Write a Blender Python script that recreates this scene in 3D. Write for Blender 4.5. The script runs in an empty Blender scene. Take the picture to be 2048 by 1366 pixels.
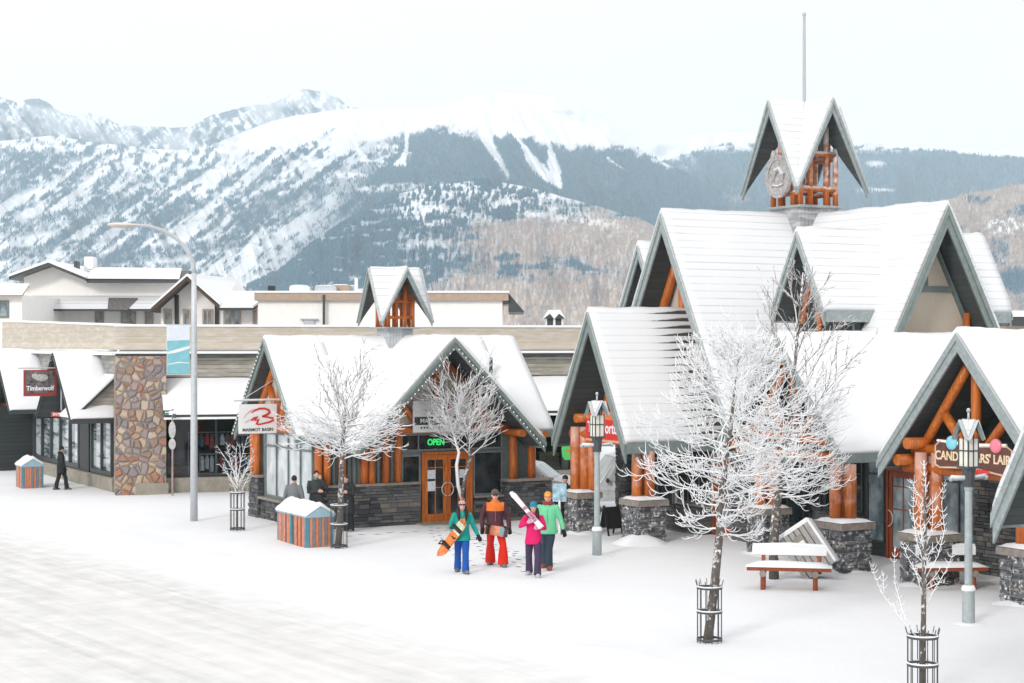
import bpy, bmesh, math, random
import numpy as np
from mathutils import Vector, Matrix
R = math.radians
scene = bpy.context.scene
col = scene.collection
random.seed(7)
rng = np.random.default_rng(11)

# ------------------------------------------------------------------ camera
CAM_H, FPX = 5.5, 3500.0
cam = bpy.data.objects.new("camera", bpy.data.cameras.new("camera"))
col.objects.link(cam)
cam.location = (0, 0, CAM_H)
cam.rotation_euler = (R(90), 0, 0)
cam.data.sensor_width = 36.0
cam.data.lens = 36.0 * FPX / 2048
cam.data.clip_start = 0.5
cam.data.clip_end = 30000
scene.camera = cam

# ------------------------------------------------------------------ light
SUN_EL, SUN_AZ = 27, 208            # from behind the camera, a little to the left
world = bpy.data.worlds.new("World")
scene.world = world
world.use_nodes = True
wt = world.node_tree
wt.nodes.clear()
wo = wt.nodes.new("ShaderNodeOutputWorld")
wb = wt.nodes.new("ShaderNodeBackground")
sky = wt.nodes.new("ShaderNodeTexSky")
sky.sky_type = 'NISHITA'
sky.sun_disc = False
sky.sun_elevation = R(SUN_EL)
sky.sun_rotation = R(SUN_AZ)
sky.dust_density = 2.0
tc = wt.nodes.new("ShaderNodeTexCoord")
mp = wt.nodes.new("ShaderNodeMapping")
mp.inputs['Scale'].default_value = (2.2, 2.2, 9.0)
cn = wt.nodes.new("ShaderNodeTexNoise")
cn.inputs['Scale'].default_value = 1.6
cn.inputs['Detail'].default_value = 6
cn.inputs['Roughness'].default_value = 0.55
cr = wt.nodes.new("ShaderNodeValToRGB")
cr.color_ramp.elements[0].position = 0.36
cr.color_ramp.elements[0].color = (0.90, 0.90, 0.90, 1)
cr.color_ramp.elements[1].position = 0.62
cr.color_ramp.elements[1].color = (1, 1, 1, 1)
cm = wt.nodes.new("ShaderNodeMix")
cm.data_type = 'RGBA'
CLOUD = (10.25, 9.95, 9.8, 1)         # thin bright overcast over the Nishita sky
cm.inputs['B'].default_value = CLOUD
wt.links.new(tc.outputs['Generated'], mp.inputs['Vector'])
wt.links.new(mp.outputs[0], cn.inputs['Vector'])
wt.links.new(cn.outputs['Fac'], cr.inputs[0])
wt.links.new(cr.outputs[0], cm.inputs['Factor'])
wt.links.new(sky.outputs[0], cm.inputs['A'])
wt.links.new(cm.outputs['Result'], wb.inputs[0])
wb.inputs[1].default_value = 0.108
wt.links.new(wb.outputs[0], wo.inputs[0])

sun = bpy.data.objects.new("sun", bpy.data.lights.new("sun", 'SUN'))
col.objects.link(sun)
sun.data.energy = 1.5
sun.data.angle = R(10)
sun.data.color = (1.0, 0.96, 0.9)
sd = Vector((math.sin(R(SUN_AZ)) * math.cos(R(SUN_EL)), math.cos(R(SUN_AZ)) * math.cos(R(SUN_EL)), math.sin(R(SUN_EL))))
sun.rotation_euler = sd.to_track_quat('Z', 'Y').to_euler()

scene.view_settings.view_transform = 'Standard'
scene.view_settings.look = 'None'
scene.view_settings.exposure = 0.13
scene.view_settings.gamma = 1.0
scene.cycles.max_bounces = 6
scene.cycles.diffuse_bounces = 3
scene.cycles.glossy_bounces = 3
scene.cycles.transmission_bounces = 4
scene.cycles.use_denoising = True
scene.cycles.volume_bounces = 4

def P(px, py, d):
    """the world point at distance d seen at photo pixel (px, py)"""
    return Vector(((px - 1024) * d / FPX, d, CAM_H - (py - 683) * d / FPX))

def G(px, py):
    """the ground point seen at photo pixel (px, py)"""
    d = CAM_H * FPX / (py - 683)
    return Vector(((px - 1024) * d / FPX, d, 0))

# ------------------------------------------------------------------ mesh helper
class MB:
    def __init__(s):
        s.v = []; s.f = []
    def add(s, vs, fs):
        n = len(s.v)
        s.v.extend([tuple(x) for x in vs])
        s.f.extend([tuple(n + i for i in f) for f in fs])
    def box(s, x0, x1, y0, y1, z0, z1):
        if x0 > x1: x0, x1 = x1, x0
        if y0 > y1: y0, y1 = y1, y0
        vs = [(x0,y0,z0),(x1,y0,z0),(x1,y1,z0),(x0,y1,z0),(x0,y0,z1),(x1,y0,z1),(x1,y1,z1),(x0,y1,z1)]
        s.add(vs, [(0,3,2,1),(4,5,6,7),(0,1,5,4),(1,2,6,5),(2,3,7,6),(3,0,4,7)])
    def cbox(s, x0, x1, y0, y1, z0, z1, b=.02):
        """box whose top edges are chamfered"""
        vs = [(x0,y0,z0),(x1,y0,z0),(x1,y1,z0),(x0,y1,z0),(x0,y0,z1-b),(x1,y0,z1-b),(x1,y1,z1-b),(x0,y1,z1-b),
              (x0+b,y0+b,z1),(x1-b,y0+b,z1),(x1-b,y1-b,z1),(x0+b,y1-b,z1)]
        s.add(vs, [(0,3,2,1),(8,9,10,11),(0,1,5,4),(1,2,6,5),(2,3,7,6),(3,0,4,7),(4,5,9,8),(5,6,10,9),(6,7,11,10),(7,4,8,11)])
    def bar(s, a, b, w, h, up=(0,0,1)):
        a = Vector(a); b = Vector(b); d = (b - a).normalized()
        up = Vector(up)
        sx = d.cross(up)
        if sx.length < 1e-4: sx = d.cross(Vector((1,0,0)))
        sx.normalize(); sz = sx.cross(d).normalized()
        vs = []
        for p in (a, b):
            for i, j in ((-1,-1),(1,-1),(1,1),(-1,1)):
                vs.append(p + sx*(i*w/2) + sz*(j*h/2))
        s.add(vs, [(0,1,2,3),(7,6,5,4),(0,4,5,1),(1,5,6,2),(2,6,7,3),(3,7,4,0)])
    def tube(s, pts, rad, n=8, cap=True, flat=1.0):
        pts = [Vector(p) for p in pts]
        m = len(pts)
        if not hasattr(rad, '__len__'): rad = [rad]*m
        t = (pts[1]-pts[0]).normalized()
        u = t.cross(Vector((0,0,1)))
        if u.length < .1: u = t.cross(Vector((1,0,0)))
        u.normalize()
        vs = []
        for i in range(m):
            if i == 0: t = pts[1]-pts[0]
            elif i == m-1: t = pts[-1]-pts[-2]
            else: t = (pts[i+1]-pts[i]).normalized() + (pts[i]-pts[i-1]).normalized()
            if t.length < 1e-6: t = pts[i]-pts[i-1]
            t.normalize()
            u = (u - t*u.dot(t))
            if u.length < 1e-4: u = t.orthogonal()
            u.normalize(); w = t.cross(u)
            for k in range(n):
                a = 2*math.pi*k/n
                vs.append(pts[i] + u*(math.cos(a)*rad[i]) + w*(math.sin(a)*rad[i]*flat))
        fs = []
        for i in range(m-1):
            for k in range(n):
                k2 = (k+1) % n
                fs.append((i*n+k, i*n+k2, (i+1)*n+k2, (i+1)*n+k))
        if cap:
            fs.append(tuple(range(n-1,-1,-1)))
            fs.append(tuple((m-1)*n+k for k in range(n)))
        s.add(vs, fs)
    def loft(s, rings, cap=True):
        n = len(rings[0]); vs = [p for r in rings for p in r]; fs = []
        for i in range(len(rings)-1):
            for k in range(n):
                k2 = (k+1) % n
                fs.append((i*n+k, i*n+k2, (i+1)*n+k2, (i+1)*n+k))
        if cap:
            fs.append(tuple(range(n-1,-1,-1)))
            fs.append(tuple((len(rings)-1)*n+k for k in range(n)))
        s.add(vs, fs)
    def ell(s, c, rx, ry, rz, nu=12, nv=8, rot=None):
        c = Vector(c); vs = []; fs = []
        for j in range(1, nv):
            th = math.pi*j/nv
            for i in range(nu):
                a = 2*math.pi*i/nu
                p = Vector((rx*math.sin(th)*math.cos(a), ry*math.sin(th)*math.sin(a), rz*math.cos(th)))
                if rot: p = rot @ p
                vs.append(c+p)
        top = Vector((0,0,rz)); bot = Vector((0,0,-rz))
        if rot: top = rot @ top; bot = rot @ bot
        vs += [c+top, c+bot]
        T = len(vs)-2; B = T+1
        for j in range(nv-2):
            for i in range(nu):
                i2 = (i+1) % nu
                fs.append((j*nu+i, (j+1)*nu+i, (j+1)*nu+i2, j*nu+i2))
        for i in range(nu):
            i2 = (i+1) % nu
            fs.append((T, i, i2)); fs.append((B, (nv-2)*nu+i2, (nv-2)*nu+i))
        s.add(vs, fs)
    def prism(s, poly, vec):
        vec = Vector(vec); n = len(poly)
        vs = [Vector(p) for p in poly] + [Vector(p)+vec for p in poly]
        fs = [tuple(range(n-1,-1,-1)), tuple(range(n, 2*n))]
        for i in range(n):
            j = (i+1) % n
            fs.append((i, j, n+j, n+i))
        s.add(vs, fs)
    def lathe(s, prof, c=(0,0,0), n=16):
        cx, cy, cz = c
        rings = [[(cx+r*math.cos(2*math.pi*k/n), cy+r*math.sin(2*math.pi*k/n), cz+z) for k in range(n)] for r, z in prof]
        s.loft(rings)
    def chev(s, axis, c, half, zr, p, dv, a0, a1, drop=0.0):
        """inverted V of vertical depth dv, extruded along axis from a0 to a1"""
        zr -= drop
        pts = [(c-half, zr-p*half), (c, zr), (c+half, zr-p*half), (c+half, zr-p*half-dv), (c, zr-dv), (c-half, zr-p*half-dv)]
        for tri in ((0,1,4,5), (1,2,3,4)):
            q = [pts[i] for i in tri]
            if axis == 'x': s.prism([(a0, y, z) for y, z in q], (a1-a0,0,0))
            else: s.prism([(x, a0, z) for x, z in q], (0,a1-a0,0))
    def build(s, name, mat, parent=None, smooth=False, M=None):
        me = bpy.data.meshes.new(name)
        vs = s.v if M is None else [tuple(M @ Vector(v)) for v in s.v]
        me.from_pydata(vs, [], s.f)
        me.validate()
        bm = bmesh.new(); bm.from_mesh(me)
        bmesh.ops.recalc_face_normals(bm, faces=bm.faces)
        bm.to_mesh(me); bm.free()
        if mat: me.materials.append(mat)
        if smooth:
            me.polygons.foreach_set("use_smooth", [True]*len(me.polygons))
        o = bpy.data.objects.new(name, me)
        col.objects.link(o)
        if parent: o.parent = parent
        return o

def thing(name, label, cat, loc=(0,0,0), rz=0.0, group=None, kind=None):
    o = bpy.data.objects.new(name, None)
    o.empty_display_size = .3
    col.objects.link(o)
    o.location = loc; o.rotation_euler = (0,0,rz)
    return tag(o, label, cat, group, kind)

def tag(o, label=None, cat=None, group=None, kind=None):
    if label: o['label'] = label
    if cat: o['category'] = cat
    if group: o['group'] = group
    if kind: o['kind'] = kind
    return o

def kids(o):
    return [c for c in col.objects if c.parent == o]

def copy_tree(o, parent=None):
    c = o.copy(); col.objects.link(c)
    if parent: c.parent = parent
    for k in kids(o): copy_tree(k, c)
    return c

def text(body, name, size, mat, parent, M, extrude=.008, align='CENTER', sx=1.0, bold=0.0):
    cu = bpy.data.curves.new(name, 'FONT')
    cu.body = body; cu.size = size; cu.extrude = extrude; cu.align_x = align; cu.align_y = 'CENTER'
    cu.offset = bold
    cu.materials.append(mat)
    tmp = bpy.data.objects.new(name, cu)
    col.objects.link(tmp)
    dg = bpy.context.evaluated_depsgraph_get()
    me = bpy.data.meshes.new_from_object(tmp.evaluated_get(dg))
    bpy.data.objects.remove(tmp)
    me.transform(M @ Matrix.Diagonal((sx,1,1,1)))
    me.materials.clear(); me.materials.append(mat)
    o = bpy.data.objects.new(name, me)
    col.objects.link(o); o.parent = parent
    return o

def facing(loc, nx, ny):
    """matrix of a flat panel whose local z looks along (nx, ny), local y up"""
    n = Vector((nx, ny, 0)).normalized()
    x = Vector((0,0,1)).cross(n)
    return Matrix(((x.x, 0, n.x, loc[0]), (x.y, 0, n.y, loc[1]), (0, 1, 0, loc[2]), (0,0,0,1)))

# ------------------------------------------------------------------ materials
def newmat(name):
    m = bpy.data.materials.new(name); m.use_nodes = True
    nt = m.node_tree; b = nt.nodes["Principled BSDF"]
    return m, nt, b

def node(nt, t, **kw):
    n = nt.nodes.new(t)
    for k, v in kw.items():
        if k in n.inputs: n.inputs[k].default_value = v
        else: setattr(n, k, v)
    return n

def mixc(nt, fac, a, b, blend='MIX'):
    m = nt.nodes.new("ShaderNodeMix"); m.data_type = 'RGBA'; m.blend_type = blend
    for k, x in (('Factor', fac), ('A', a), ('B', b)):
        if isinstance(x, (int, float)): m.inputs[k].default_value = x
        elif isinstance(x, tuple): m.inputs[k].default_value = (*x[:3], 1)
        else: nt.links.new(x, m.inputs[k])
    return m.outputs['Result']

def mth(nt, op, a, b=None, c=None, clamp=False):
    m = nt.nodes.new("ShaderNodeMath"); m.operation = op; m.use_clamp = clamp
    for i, x in enumerate((a, b, c)):
        if x is None: continue
        if isinstance(x, (int, float)): m.inputs[i].default_value = x
        else: nt.links.new(x, m.inputs[i])
    return m.outputs[0]

def objco(nt, scale=(1,1,1)):
    t = nt.nodes.new("ShaderNodeTexCoord"); mp = nt.nodes.new("ShaderNodeMapping")
    mp.inputs['Scale'].default_value = scale
    nt.links.new(t.outputs['Object'], mp.inputs['Vector'])
    return mp.outputs[0]

def noise(nt, vec, scale, detail=4, rough=.55):
    n = node(nt, "ShaderNodeTexNoise"); n.inputs['Scale'].default_value = scale
    n.inputs['Detail'].default_value = detail; n.inputs['Roughness'].default_value = rough
    nt.links.new(vec, n.inputs['Vector'])
    return n.outputs['Fac']

def ramp(nt, fac, lo, hi):
    m = nt.nodes.new("ShaderNodeMapRange"); m.inputs['From Min'].default_value = lo; m.inputs['From Max'].default_value = hi
    nt.links.new(fac, m.inputs['Value'])
    return m.outputs[0]

def bump(nt, b, h, strength=.3, dist=.02):
    n = nt.nodes.new("ShaderNodeBump"); n.inputs['Strength'].default_value = strength; n.inputs['Distance'].default_value = dist
    nt.links.new(h, n.inputs['Height']); nt.links.new(n.outputs[0], b.inputs['Normal'])

def upz(nt):
    g = nt.nodes.new("ShaderNodeNewGeometry"); s = nt.nodes.new("ShaderNodeSeparateXYZ")
    nt.links.new(g.outputs['Normal'], s.inputs[0])
    return s.outputs['Z']

def sep(nt, vec):
    s = nt.nodes.new("ShaderNodeSeparateXYZ"); nt.links.new(vec, s.inputs[0]); return s.outputs

def island(nt):
    g = nt.nodes.new("ShaderNodeNewGeometry"); return g.outputs['Random Per Island']

SNOW = (.83, .845, .865)

def plain(name, c, rough=.6, var=.12, scale=6, metal=0.0, bmp=.0, stretch=(1,1,1), spec=.5, frost=0.0):
    """flat colour broken up by noise, optional frost on faces that look up"""
    m, nt, b = newmat(name)
    v = objco(nt, stretch)
    n = noise(nt, v, scale, 5, .6)
    dark = tuple(x*(1-var*1.6) for x in c); light = tuple(min(1, x*(1+var)) for x in c)
    cc = mixc(nt, ramp(nt, n, .3, .7), dark, light)
    if frost > 0:
        f = mth(nt, 'MULTIPLY', ramp(nt, mth(nt, 'ADD', upz(nt), mth(nt, 'MULTIPLY', noise(nt, objco(nt), 9, 3), .5)), .35, .75), frost, clamp=True)
        cc = mixc(nt, f, cc, SNOW)
    nt.links.new(cc, b.inputs['Base Color'])
    b.inputs['Roughness'].default_value = rough
    b.inputs['Metallic'].default_value = metal
    b.inputs['Specular IOR Level'].default_value = spec
    if bmp: bump(nt, b, n, bmp, .02)
    return m

def planks(name, c, axis, pitch, rough=.7, var=.18, grain=(1,1,1), gap=.1, frost=0.0, gapdark=.35):
    """boards of the given pitch across an object axis (0,1,2), each board a shade of its own"""
    m, nt, b = newmat(name)
    o = sep(nt, objco(nt))
    t = mth(nt, 'DIVIDE', o[axis], pitch)
    fr = mth(nt, 'FRACT', t)
    wn = nt.nodes.new("ShaderNodeTexWhiteNoise"); wn.noise_dimensions = '1D'
    nt.links.new(mth(nt, 'FLOOR', t), wn.inputs['W'])
    g = noise(nt, objco(nt, grain), 3, 5, .65)
    k = mth(nt, 'ADD', mth(nt, 'MULTIPLY', wn.outputs['Value'], .5), mth(nt, 'MULTIPLY', g, .5))
    cc = mixc(nt, k, tuple(x*(1-var*1.5) for x in c), tuple(min(1, x*(1+var)) for x in c))
    gm = mth(nt, 'LESS_THAN', fr, gap)
    cc = mixc(nt, mth(nt, 'MULTIPLY', gm, 1-gapdark), cc, tuple(x*.25 for x in c))
    if frost > 0:
        f = mth(nt, 'MULTIPLY', ramp(nt, noise(nt, objco(nt, (.6,.6,3)), 2.5, 6), .45, .75), frost)
        cc = mixc(nt, f, cc, SNOW)
    nt.links.new(cc, b.inputs['Base Color'])
    b.inputs['Roughness'].default_value = rough
    bump(nt, b, mth(nt, 'SUBTRACT', 1.0, gm), .5, .015)
    return m

def snowmat(name, lines=0.0, pitch=.21, bare=None, lumps=.25, gray=0.0):
    """snow; lines shows shingle courses through it; bare=(axis, from, to) thins it towards one end"""
    m, nt, b = newmat(name)
    oc = objco(nt)
    n1 = noise(nt, oc, .8, 4); n2 = noise(nt, oc, 7, 5, .65); n3 = noise(nt, oc, 45, 3, .6)
    k_ = .90 if lines else 1.0
    cc = mixc(nt, n2, tuple(k_*x for x in (.80,.82,.845)), tuple(k_*x for x in (.845,.855,.875)))
    if gray: cc = mixc(nt, mth(nt, 'MULTIPLY', ramp(nt, n1, .35, .7), gray), cc, (.70,.72,.745))
    if lines > 0:
        o = sep(nt, oc)
        t = mth(nt, 'ADD', mth(nt, 'DIVIDE', o[2], pitch), mth(nt, 'MULTIPLY', n1, .12))
        fr = mth(nt, 'FRACT', t)
        lam = ramp(nt, noise(nt, objco(nt, (.5,.5,1.5)), 1.3, 5), .25, .62)
        ln = mth(nt, 'MULTIPLY', ramp(nt, fr, .2, .03), mth(nt, 'MULTIPLY', lam, lines), clamp=True)
        cc = mixc(nt, ln, cc, (.36,.39,.43))
        if bare:
            e = ramp(nt, mth(nt, 'ADD', o[bare[0]], mth(nt, 'MULTIPLY', n2, .6)), bare[1], bare[2])
            th = mth(nt, 'MULTIPLY', e, .55)
            bl = mth(nt, 'MULTIPLY', ramp(nt, mth(nt, 'SUBTRACT', th, fr), -.02, .12), .96, clamp=True)
            cc = mixc(nt, bl, cc, (.045,.048,.052))
    nt.links.new(cc, b.inputs['Base Color'])
    b.inputs['Roughness'].default_value = .75
    b.inputs['Specular IOR Level'].default_value = .25
    h = mth(nt, 'ADD', n2, mth(nt, 'MULTIPLY', n3, .35))
    bump(nt, b, h, lumps, .04)
    return m

def stonemat(name, lo, hi, snow=.0, warm=.15):
    m, nt, b = newmat(name)
    r = island(nt)
    n = noise(nt, objco(nt), 14, 5, .65)
    cc = mixc(nt, r, lo, hi)
    w = mth(nt, 'GREATER_THAN', mth(nt, 'FRACT', mth(nt, 'MULTIPLY', r, 17.3)), 1-warm)
    cc = mixc(nt, mth(nt, 'MULTIPLY', w, .7), cc, (hi[0]*1.5, hi[1]*1.25, hi[2]*.95))
    cc = mixc(nt, mth(nt, 'MULTIPLY', ramp(nt, n, .3, .75), .5), cc, lo)
    if snow > 0:
        f = ramp(nt, mth(nt, 'ADD', upz(nt), mth(nt, 'MULTIPLY', noise(nt, objco(nt), 9, 5, .7), snow)), .52, .66)
        cc = mixc(nt, mth(nt, 'MULTIPLY', f, .95, clamp=True), cc, SNOW)
    nt.links.new(cc, b.inputs['Base Color'])
    b.inputs['Roughness'].default_value = .8
    bump(nt, b, n, .5, .02)
    return m

def logmat(name, c=(.62,.168,.020), frost=0.0):
    m, nt, b = newmat(name)
    n = noise(nt, objco(nt, (9,9,1.2)), 2.2, 5, .65)
    cc = mixc(nt, ramp(nt, n, .32, .7), tuple(x*.45 for x in c), tuple(x*1.2 for x in c))
    cc = mixc(nt, mth(nt, 'MULTIPLY', ramp(nt, noise(nt, objco(nt), 1.1, 3), .5, .75), .35), cc, (c[0]*.5, c[1]*.42, c[2]*.5))
    oi = nt.nodes.new('ShaderNodeObjectInfo')
    cc = mixc(nt, mth(nt, 'MULTIPLY', oi.outputs['Random'], .55), cc, (c[0]*.62, c[1]*.5, c[2]*.6))
    if frost > 0:
        f = mth(nt, 'MULTIPLY', ramp(nt, mth(nt, 'ADD', mth(nt, 'MULTIPLY', upz(nt), .6), noise(nt, objco(nt), 5, 5)), .42, .78), frost, clamp=True)
        cc = mixc(nt, f, cc, SNOW)
    nt.links.new(cc, b.inputs['Base Color'])
    b.inputs['Roughness'].default_value = .42
    bump(nt, b, n, .25, .02)
    return m

def glassmat(name, c, rough=.06, spec=.6, streak=0.0, c2=None):
    m, nt, b = newmat(name)
    if c2:
        n = noise(nt, objco(nt, (1.5,1.5,.9)), 1.7, 4)
        cc = mixc(nt, ramp(nt, n, .4, .62), c, c2)
        nt.links.new(cc, b.inputs['Base Color'])
    else: b.inputs['Base Color'].default_value = (*c, 1)
    b.inputs['Roughness'].default_value = rough
    b.inputs['Specular IOR Level'].default_value = spec
    return m

def emit(name, c, s):
    m, nt, b = newmat(name)
    b.inputs['Base Color'].default_value = (*c, 1)
    b.inputs['Emission Color'].default_value = (*c, 1)
    b.inputs['Emission Strength'].default_value = s
    return m

MT = {}
MT['snow'] = snowmat('snow')
MT['roof_snow'] = snowmat('roof_snow', lines=.68)
MT['roof_snow_bare'] = snowmat('roof_snow_bare', lines=.4, bare=(0, -5.7, -4.4))
MT['roof_snow_smooth'] = snowmat('roof_snow_smooth', lumps=.2)
MT['soffit'] = planks('soffit', (.078,.092,.094), 2, .16, gap=.07)
MT['trim'] = plain('trim_board', (.20,.245,.235), .6, .12, 5, frost=.3)
MT['trim_frost'] = plain('trim_board_frosted', (.30,.345,.35), .7, .14, 9, frost=.45)
MT['green'] = plain('green_board', (.16,.20,.195), .6, .12, 5)
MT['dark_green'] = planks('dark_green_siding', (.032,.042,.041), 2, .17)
MT['log'] = logmat('orange_log')
MT['log_post'] = logmat('orange_log_post', frost=.28)
MT['log_frost'] = logmat('orange_log_frosted', frost=.85)
MT['log_dark'] = logmat('dark_log', (.36,.075,.014))
MT['stone'] = stonemat('dark_ledgestone', (.035,.038,.042), (.15,.155,.16))
MT['stone_snow'] = stonemat('dark_ledgestone_snow', (.04,.043,.048), (.17,.175,.185), snow=1.0, warm=.05)
MT['cap'] = plain('sandstone_cap', (.26,.23,.20), .8, .2, 8, bmp=.3)
MT['stucco'] = plain('cream_stucco', (.55,.485,.40), .85, .05, 25, bmp=.1)
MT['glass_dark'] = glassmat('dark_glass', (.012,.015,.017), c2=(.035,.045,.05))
MT['glass_street'] = glassmat('street_reflection_glass', (.035,.05,.058), .06, .8)
def paint_reflections(m, a, b2, c):
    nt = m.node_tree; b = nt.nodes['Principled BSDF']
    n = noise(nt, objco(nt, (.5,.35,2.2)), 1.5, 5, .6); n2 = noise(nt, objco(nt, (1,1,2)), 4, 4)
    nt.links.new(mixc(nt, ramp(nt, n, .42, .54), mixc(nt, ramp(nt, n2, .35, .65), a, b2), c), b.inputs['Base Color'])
paint_reflections(MT['glass_street'], (.03,.045,.05), (.12,.17,.19), (.52,.58,.60))  # noise bands in the pane colour stand for reflected street and snow
def clear_glass():
    m, nt, b = newmat('clear_shop_glass'); out = nt.nodes['Material Output']
    tr = nt.nodes.new('ShaderNodeBsdfTransparent'); tr.inputs[0].default_value = (.82,.85,.86,1)
    gl = nt.nodes.new('ShaderNodeBsdfGlossy'); gl.inputs['Roughness'].default_value = .03
    fr = nt.nodes.new('ShaderNodeFresnel'); fr.inputs[0].default_value = 1.45
    mx = nt.nodes.new('ShaderNodeMixShader')
    nt.links.new(fr.outputs[0], mx.inputs[0]); nt.links.new(tr.outputs[0], mx.inputs[1]); nt.links.new(gl.outputs[0], mx.inputs[2]); nt.links.new(mx.outputs[0], out.inputs['Surface'])
    return m
MT['glass_clear'] = clear_glass()
MT['glass_pale'] = glassmat('pale_reflection_glass', (.42,.47,.50), .12, c2=(.62,.66,.69))  # bright sky and snow reflection put into the pane colour
MT['glass_mid'] = glassmat('blue_glass', (.10,.14,.16), .08, c2=(.30,.37,.40))
MT['frame_dark'] = plain('dark_frame', (.045,.055,.058), .5, .1)
MT['black'] = plain('black_paint', (.012,.013,.014), .5, .1)
MT['pole_grey'] = plain('pole_grey', (.42,.43,.45), .5, .05)
MT['white'] = plain('white_paint', (.80,.81,.82), .5, .03)
MT['cream_wall'] = plain('white_render', (.88,.87,.85), .85, .03, 3)
MT['tan'] = plain('tan_fascia', (.42,.32,.25), .7, .08, 4)
MT['steel'] = plain('galvanised_steel', (.50,.53,.56), .5, .08, 10, metal=.2, frost=.25)
MT['lamp_paint'] = plain('grey_green_lamp_paint', (.36,.41,.42), .5, .12, 9, frost=.45)
MT['iron'] = plain('dark_iron', (.06,.068,.075), .5, .2, 20, frost=.5)
MT['concrete'] = plain('concrete', (.30,.275,.23), .9, .15, 3, bmp=.2)
MT['red'] = plain('red_paint', (.60,.03,.03), .5, .05)
MT['red_dark'] = plain('dark_red_paint', (.33,.035,.03), .6, .1)
MT['orange_paint'] = plain('orange_paint', (.75,.17,.04), .5, .05)
MT['blue_trim'] = plain('pale_blue_trim', (.30,.47,.55), .6, .08, 6)
# ------------------------------------------------------------------ numpy noise
def vnoise(x, y, seed=0):
    xi = np.floor(x).astype(np.int64); yi = np.floor(y).astype(np.int64)
    xf = x - xi; yf = y - yi
    u = xf*xf*(3-2*xf); v = yf*yf*(3-2*yf)
    def h(a, b):
        n = (a*374761393 + b*668265263 + seed*1442695041) & 0x7fffffff
        n = ((n ^ (n >> 13))*1274126177) & 0x7fffffff
        return ((n ^ (n >> 16)) & 0xffff)/65535.0
    return (h(xi,yi)*(1-u)+h(xi+1,yi)*u)*(1-v) + (h(xi,yi+1)*(1-u)+h(xi+1,yi+1)*u)*v

def fbm(x, y, oct=5, seed=0, gain=.5):
    r = np.zeros_like(x); a = 1; t = 0
    for i in range(oct):
        r += a*vnoise(x*2**i, y*2**i, seed+i); t += a; a *= gain
    return r/t

def ss(x, a, b):
    t = np.clip((x-a)/(b-a), 0, 1); return t*t*(3-2*t)

# ------------------------------------------------------------------ mountains
def terrain_mat(name):
    m, nt, b = newmat(name)
    a = nt.nodes.new("ShaderNodeAttribute"); a.attribute_name = 'Cover'
    oc = objco(nt)
    n = noise(nt, oc, .02, 6, .65)
    cc = mixc(nt, ramp(nt, n, .2, .8), a.outputs['Color'], a.outputs['Color'])
    s = mixc(nt, 1.0, a.outputs['Color'], mixc(nt, n, (.82,.82,.82), (1.12,1.12,1.12)), 'MULTIPLY')
    nt.links.new(s, b.inputs['Base Color'])
    b.inputs['Roughness'].default_value = .9
    b.inputs['Specular IOR Level'].default_value = .1
    bump(nt, b, n, .3, 8)
    return m
MT['terrain'] = terrain_mat('mountain_cover')

C_SNOW = np.array([.88,.89,.92]); C_FOR_HAZED = np.array([.032,.105,.168]); C_ROCK = np.array([.055,.10,.15]); C_BRN = np.array([.37,.29,.25])  # forest colour is blued here, adding to the tint of the haze

def terrain(name, label, sil, d0, d1, z0, nx, nt_, prof, relief, cover, rough=0.0, seed=0, skew=0.0):
    sil = np.array(sil, float)
    pxs = np.linspace(sil[0,0], sil[-1,0], nx)
    ry = np.interp(pxs, sil[:,0], sil[:,1])
    ry = ry + rough*(fbm(pxs/38, pxs*0+seed, 5, seed)-.5)*2
    t = np.linspace(0, 1, nt_)
    PX, T = np.meshgrid(pxs, t)
    D = d0 + (d1-d0)*T
    ZR = CAM_H - (ry-683)*d1/FPX
    z = z0 + (ZR[None,:]-z0)*prof(T)
    g = fbm((PX+skew*T*260)/70, T*2.2, 5, seed+3) - .5
    g2 = 1-np.abs(2*fbm((PX+skew*T*260)/46, T*1.6, 4, seed+9)-1)
    fade = np.sin(np.pi*np.clip(T,0,1))**.7
    D2 = D - relief*fade*(g*1.2 + (g2-.6)*1.0)
    z = z + relief*.35*fade*g
    X = (PX-1024)/FPX*D2
    PY = 683 - (z-CAM_H)*FPX/D2
    C = cover(PX, PY, T)
    nv = nx*nt_
    V = np.stack([X.ravel(), D2.ravel(), z.ravel()], 1)
    i = np.arange(nx-1); j = np.arange(nt_-1)
    I, J = np.meshgrid(i, j); a = (J*nx+I).ravel()
    F = np.stack([a, a+1, a+1+nx, a+nx], 1)
    # back face down behind the ridge, so that the hill is solid
    me = bpy.data.meshes.new(name)
    Vb = np.stack([X[-1], D2[-1]+(d1-d0)*.35, np.full(nx, z0)], 1)
    V = np.concatenate([V, Vb]); base = (nt_-1)*nx
    k = np.arange(nx-1)
    F = np.concatenate([F, np.stack([base+k, base+k+1, nv+k+1, nv+k], 1)])
    me.vertices.add(len(V)); me.vertices.foreach_set('co', V.ravel())
    me.loops.add(F.size); me.loops.foreach_set('vertex_index', F.ravel())
    me.polygons.add(len(F)); me.polygons.foreach_set('loop_start', np.arange(len(F))*4); me.polygons.foreach_set('loop_total', np.full(len(F),4))
    me.update(); me.validate()
    ca = me.color_attributes.new('Cover', 'FLOAT_COLOR', 'POINT')
    Cf = np.ones((len(V), 4)); Cf[:nv,:3] = C.reshape(-1,3); Cf[nv:,:3] = C[-1]
    ca.data.foreach_set('color', Cf.ravel())
    me.materials.append(MT['terrain'])
    me.polygons.foreach_set("use_smooth", [True]*len(me.polygons))
    o = bpy.data.objects.new(name, me); col.objects.link(o)
    tag(o, label, 'mountain', kind='structure')
    return dict(PX=PX, PY=PY, X=X, D=D2, Z=z, T=T, C=C)

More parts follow.
